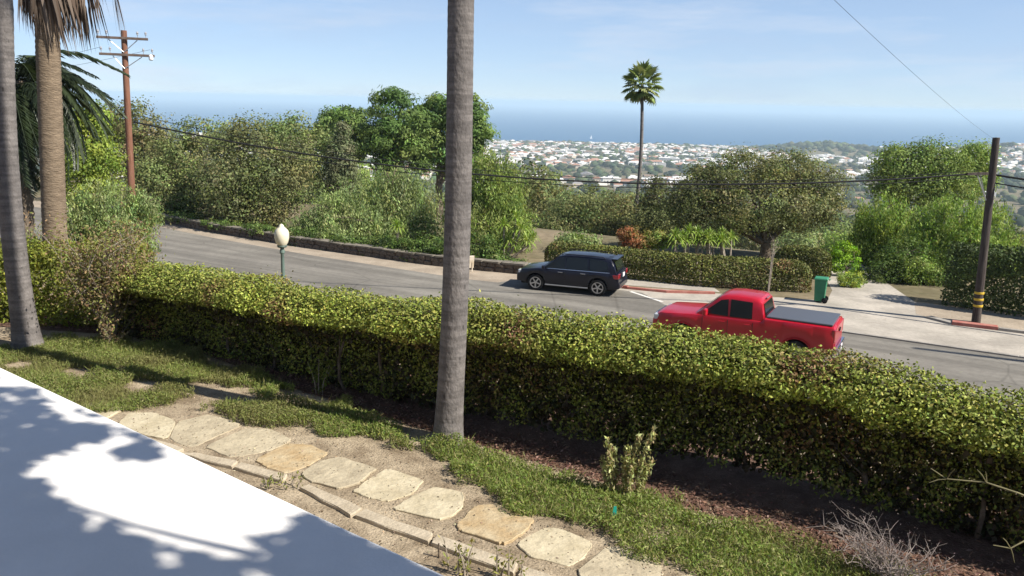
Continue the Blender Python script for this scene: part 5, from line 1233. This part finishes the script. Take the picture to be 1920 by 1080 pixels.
# ------------------------------------------------------------------ shade tree beside the window (its crown is above the picture)
def make_shade_tree():
    B = Vector((7.2, -4.2, GZ)); e = empty('shade_tree', B, label='broad leafy tree beside the window, above the picture, shading the white roof', cat='tree')
    LIT = [[(18, 880), (70, 855), (122, 840), (160, 829), (212, 826), (220, 803), (262, 812), (310, 826), (354, 850), (420, 872), (503, 908), (629, 968), (560, 978), (545, 1005), (480, 998), (469, 1043), (432, 1064), (391, 1060), (342, 1036), (285, 1023), (228, 1013), (175, 978), (122, 950), (90, 921)],
           [(-200, 560), (0, 672), (30, 695), (90, 730), (160, 755), (220, 775), (275, 803), (240, 806), (180, 786), (110, 762), (60, 734), (0, 722), (-200, 632)],
           [(70, 750), (110, 750), (130, 763), (95, 770), (72, 765)], [(100, 768), (140, 768), (160, 782), (130, 787)], [(-20, 748), (35, 750), (40, 758), (-20, 762)], [(-10, 722), (40, 728), (30, 738), (-10, 734)],
           [(262, 1048), (300, 1030), (345, 1040), (355, 1062), (300, 1072), (270, 1062)], [(430, 1075), (480, 1062), (530, 1080), (500, 1110), (440, 1100)],
           [(600, 1015), (640, 1012), (650, 1025), (610, 1028)], [(675, 1060), (720, 1055), (730, 1075), (690, 1080)], [(560, 1050), (580, 1045), (590, 1065), (570, 1070)]]
    n = 60000
    Q = np.stack([RNG.uniform(-700, 1000, n), RNG.uniform(600, 1560, n)], 1)
    Q3 = np.concatenate([Q, np.zeros((n, 1))], 1)
    wob = (np.stack([vnoise(Q3, 1 / 44., 51), vnoise(Q3, 1 / 44., 52)], 1) - .5) * 30 + (np.stack([vnoise(Q3, 1 / 13., 53), vnoise(Q3, 1 / 13., 54)], 1) - .5) * 20 + RNG.normal(size=(n, 2)) * 3
    k = Q[:, 1] > 685 + .4655 * Q[:, 0] + 10
    for P in LIT: k &= ~inpoly(Q + wob, P)
    dots = vnoise(Q3, 1 / 30., 61); k &= ~((dots > .80) & (Q[:, 0] > 120) & (Q[:, 1] > 940)); k &= ~((dots > .82) & (Q[:, 1] < 770))
    Q = Q[k][:30000]
    Q = np.concatenate([Q, np.array([[260, 848]]) + RNG.normal(size=(120, 2)) * np.array([[16, 6]])])
    n = len(Q)
    d = np.array(FW)[None] + np.array(RT)[None] * ((Q[:, :1] - 960) / 1600) - np.array(UP)[None] * ((Q[:, 1:] - 540) / 1600)
    P = np.array(CAM)[None] + d * ((RZ - 8.0) / d[:, 2:3])
    cl = np.stack([P[:, 0], P[:, 1], 0 * P[:, 0]], 1)
    t = 5.2 + 2.4 * vnoise(cl, 1.1, 71) + RNG.uniform(0, .5, n)
    C = P + np.array(SUN)[None] * t[:, None]
    V, T = quads(C - np.array(B)[None], RNG.normal(size=(n, 3)) * .7 + np.array(SUN)[None] * .6 + [0, 0, .3], RNG.uniform(.09, .15, n), RNG.uniform(.05, .08, n), tints(n, OAK, .2))
    link('crown', leaf_mesh('crown', V, T, LEAF), e)
    mb = MB(); top = Vector((-.4, .6, 4.2)); mb.tube([(0, 0, -.2), (-.1, .2, 2), top], [.32, .27, .22], 10)
    sel = C[RNG.integers(0, n, 26)]
    for c in sel:
        f = Vector(c) - B; mb.tube([top, (top + f) / 2 + Vector((0, 0, .4)), f], [.12, .06, .012], 6)
    br = [(20, 912), (130, 945), (250, 985), (350, 1010), (480, 1040)]
    pts = []
    for x, y in br:
        dd = FW + RT * ((x - 960) / 1600) - UP * ((y - 540) / 1600); p = CAM + dd * ((RZ - 8.0) / dd.z); pts.append(p + SUN * 5.4 - B)
    mb.tube(pts, [.008, .012, .016, .02, .026], 6)
    mb.build('trunk', m_bark, e, smooth=60)
make_shade_tree()

# ------------------------------------------------------------------ the far town
def town():
    wallm = [mat('town_wall_white', (.78, .76, .72), .8, .2), mat('town_wall_cream', (.66, .58, .47), .8, .2), mat('town_wall_grey', (.50, .49, .48), .8, .2)]
    roofm = [mat('town_roof_tile', (.36, .20, .14), .85, .2), mat('town_roof_grey', (.26, .25, .25), .85, .2), mat('town_roof_white', (.72, .71, .69), .8, .2), mat('town_roof_brown', (.22, .16, .12), .85, .2)]
    ms = []
    for i in range(12):
        mb = MB(); w, d, h = [(16, 11, 6), (13, 12, 5.5), (20, 12, 7), (24, 14, 8), (12, 10, 6), (34, 18, 9)][i % 6]
        flat = i % 6 in (3, 5)
        mb.box((0, 0, h / 2 - 2), (w, d, h + 4), m=0)
        if flat:
            mb.box((0, 0, h + .3), (w + .6, d + .6, .6), m=1); mb.box((w * .2, 0, h + 1.6), (w * .3, d * .4, 2), m=0)
        else:
            rh = 2.6; e = .8; hw, hd = w / 2 + e, d / 2 + e; k = .55 if i % 2 else .98
            mb.add([(-hw, -hd, h), (hw, -hd, h), (hw, hd, h), (-hw, hd, h), (-hw * k, 0, h + rh), (hw * k, 0, h + rh)], [(0, 1, 5, 4), (2, 3, 4, 5), (1, 2, 5), (3, 0, 4), (3, 2, 1, 0)], 1)
        for fl in range(2 if h > 6.5 else 1):
            for q in range(max(2, int(w // 4))):
                mb.box((-w / 2 + (q + .5) * w / max(2, int(w // 4)), -d / 2 - .02, 1.8 + fl * 3), (1.6, .1, 1.3), m=2)
        ms.append(mb.mesh('town_house', [wallm[[0, 0, 1, 0, 0, 2][i % 6] if i < 6 else [0, 1, 0, 0, 2, 0][i % 6]], roofm[[0, 2, 1, 2, 3, 2][i % 6] if i < 6 else [2, 0, 0, 2, 1, 2][i % 6]], m_glass]))
    return ms
HM = town()
def town_points(n, lo, hi, xl, xr, pw=1.0, seed=0):
    out = []
    while len(out) < n:
        Yd = lo + (hi - lo) * random.random() ** pw; k = random.uniform(xl, xr)
        x = k * Yd
        if abs(x - 1010) < 190 and abs(Yd - 2880) < 350: continue
        dn = vnoise(np.array([[x, Yd, 0.]]), 1 / 240., 77)[0]
        if random.random() < (dn - .25) * 2.2: out.append((x, Yd))
    return out
def town_build():
    lab = {0: 'small pale house among trees in the distant town', 1: 'small white house among trees in the distant town', 3: 'broad white flat roofed building in the distant town', 5: 'long pale flat roofed building in the distant town'}
    big = town_points(300, 1250, 3300, -.03, .42, .9)
    for i, (x, y) in enumerate(big):
        k = random.choice([0, 1, 2, 3, 4, 5, 6, 7, 8, 9, 10, 0, 1, 4])
        o = link('town_house', HM[k], None, label='small pale house among trees in the distant town below', cat='house', group='houses of the distant town')
        o.location = (x, y, ground_at(x, y)); o.rotation_euler = (0, 0, random.choice([0, .25, -.2, .1, 1.6, .5])); s_ = random.uniform(.95, 1.6); o.scale = (s_, s_, s_ * .85)
    # everything smaller: one mass
    V = []; Fc = []; Mi = []
    rest = town_points(4000, 1150, 3430, -.5, .66, .6)
    for x, y in rest:
        z = ground_at(x, y); w, d, h = random.uniform(10, 22), random.uniform(9, 14), random.uniform(4, 8); a = random.choice([0, .3, -.2, 1.5]) ; b = len(V)
        ca_, sa_ = math.cos(a), math.sin(a)
        for zz in (z - 4, z + h):
            for qx, qy in ((-1, -1), (1, -1), (1, 1), (-1, 1)):
                X, Y2 = qx * w / 2, qy * d / 2; V.append((x + X * ca_ - Y2 * sa_, y + X * sa_ + Y2 * ca_, zz))
        for qx in (-.6, .6):
            X = qx * w / 2; V.append((x + X * ca_, y + X * sa_, z + h + 2.2))
        Fc += [tuple(b + i for i in f) for f in ((0, 1, 5, 4), (1, 2, 6, 5), (2, 3, 7, 6), (3, 0, 4, 7), (4, 5, 9, 8), (6, 7, 8, 9), (5, 6, 9), (7, 4, 8))]
        wm = random.choice([0, 0, 0, 1, 0]); rm = random.choice([3, 4, 5, 5, 5]); Mi += [wm] * 4 + [rm] * 4
    me = bpy.data.meshes.new('town_rooftops'); me.from_pydata(V, [], Fc)
    for nm in ('town_wall_white', 'town_wall_cream', 'town_wall_grey', 'town_roof_tile', 'town_roof_grey', 'town_roof_white'): me.materials.append(MATS[nm])
    me.polygons.foreach_set('material_index', Mi); me.update()
    link('town_rooftops', me, kind='stuff', label='mass of small far rooftops towards the shore', cat='rooftops')
    # tree cover of the town and far slopes
    bm = bmesh.new(); bmesh.ops.create_icosphere(bm, subdivisions=1, radius=1); ico = np.array([v.co[:] for v in bm.verts]); icf = np.array([[v.index for v in f.verts] for f in bm.faces]); bm.free()
    n = 7000
    Yd = 330 + 3080 * RNG.uniform(0, 1, n) ** .62; kx = RNG.uniform(-.62, .70, n); X = kx * Yd
    Z = terrain_z(X, Yd)
    R = RNG.uniform(3.5, 7.5, n) * (1 + .35 * (Yd / 3400))
    hill = (np.abs(X - 1010) < 150) & (np.abs(Yd - 2880) < 220); R = np.where(hill, R * 1.5, R)
    Vv = ico[None] * np.stack([R * 1.25, R * 1.25, R * .85], 1)[:, None] * RNG.uniform(.72, 1.25, (n, len(ico), 1)) + np.stack([X, Yd, Z + R * .5], 1)[:, None]
    Ff = icf[None] + (np.arange(n) * len(ico))[:, None, None]
    T = tints(n, [(.060, .075, .038), (.080, .090, .045), (.10, .105, .055), (.05, .065, .035), (.10, .13, .05)], .22)
    me = bpy.data.meshes.new('town_trees'); Vv = Vv.reshape(-1, 3); Ff = Ff.reshape(-1, 3)
    me.vertices.add(len(Vv)); me.vertices.foreach_set('co', Vv.astype(np.float32).ravel()); me.loops.add(Ff.size); me.loops.foreach_set('vertex_index', Ff.astype(np.int32).ravel())
    me.polygons.add(len(Ff)); me.polygons.foreach_set('loop_start', np.arange(0, Ff.size, 3, dtype=np.int32))
    at_ = me.attributes.new('tint', 'FLOAT_COLOR', 'POINT'); at_.data.foreach_set('color', np.concatenate([np.repeat(T, len(ico), 0), np.ones((len(Vv), 1))], 1).astype(np.float32).ravel())
    me.update(calc_edges=True); me.materials.append(DRY)
    link('town_trees', me, kind='stuff', label='grey green tree cover of the far town and headland', cat='woodland')
town_build()
# a white sail off the shore
bx = at(1109, 257, 3900); be = empty('sailboat', (bx.x, bx.y, -150), .6, label='tiny white sailboat off the far shore', cat='boat')
mb = MB(); mb.add([(-7, -2, 1.6), (-7, 2, 1.6), (5, 2, 1.6), (9, 0, 1.8), (5, -2, 1.6), (-6, -1.2, -.3), (-6, 1.2, -.3), (4, 1, -.3), (7, 0, -.3), (4, -1, -.3)], [(0, 1, 2, 3, 4), (0, 5, 6, 1), (1, 6, 7, 2), (2, 7, 8, 3), (3, 8, 9, 4), (4, 9, 5, 0)]); mb.build('hull', m_porc, be)
mb = MB(); mb.add([(.5, 0, 2.5), (-6, .4, 2.8), (.5, 0, 19), (.5, .15, 2.5), (-6, .55, 2.8), (.5, .15, 19)], [(0, 1, 2), (5, 4, 3), (0, 1, 4, 3), (1, 2, 5, 4), (2, 0, 3, 5)]); mb.build('sail', m_porc, be)
mb = MB(); mb.tube([(.6, 0, 1), (.6, 0, 19.5)], .12, 6); mb.build('mast', m_galv, be)
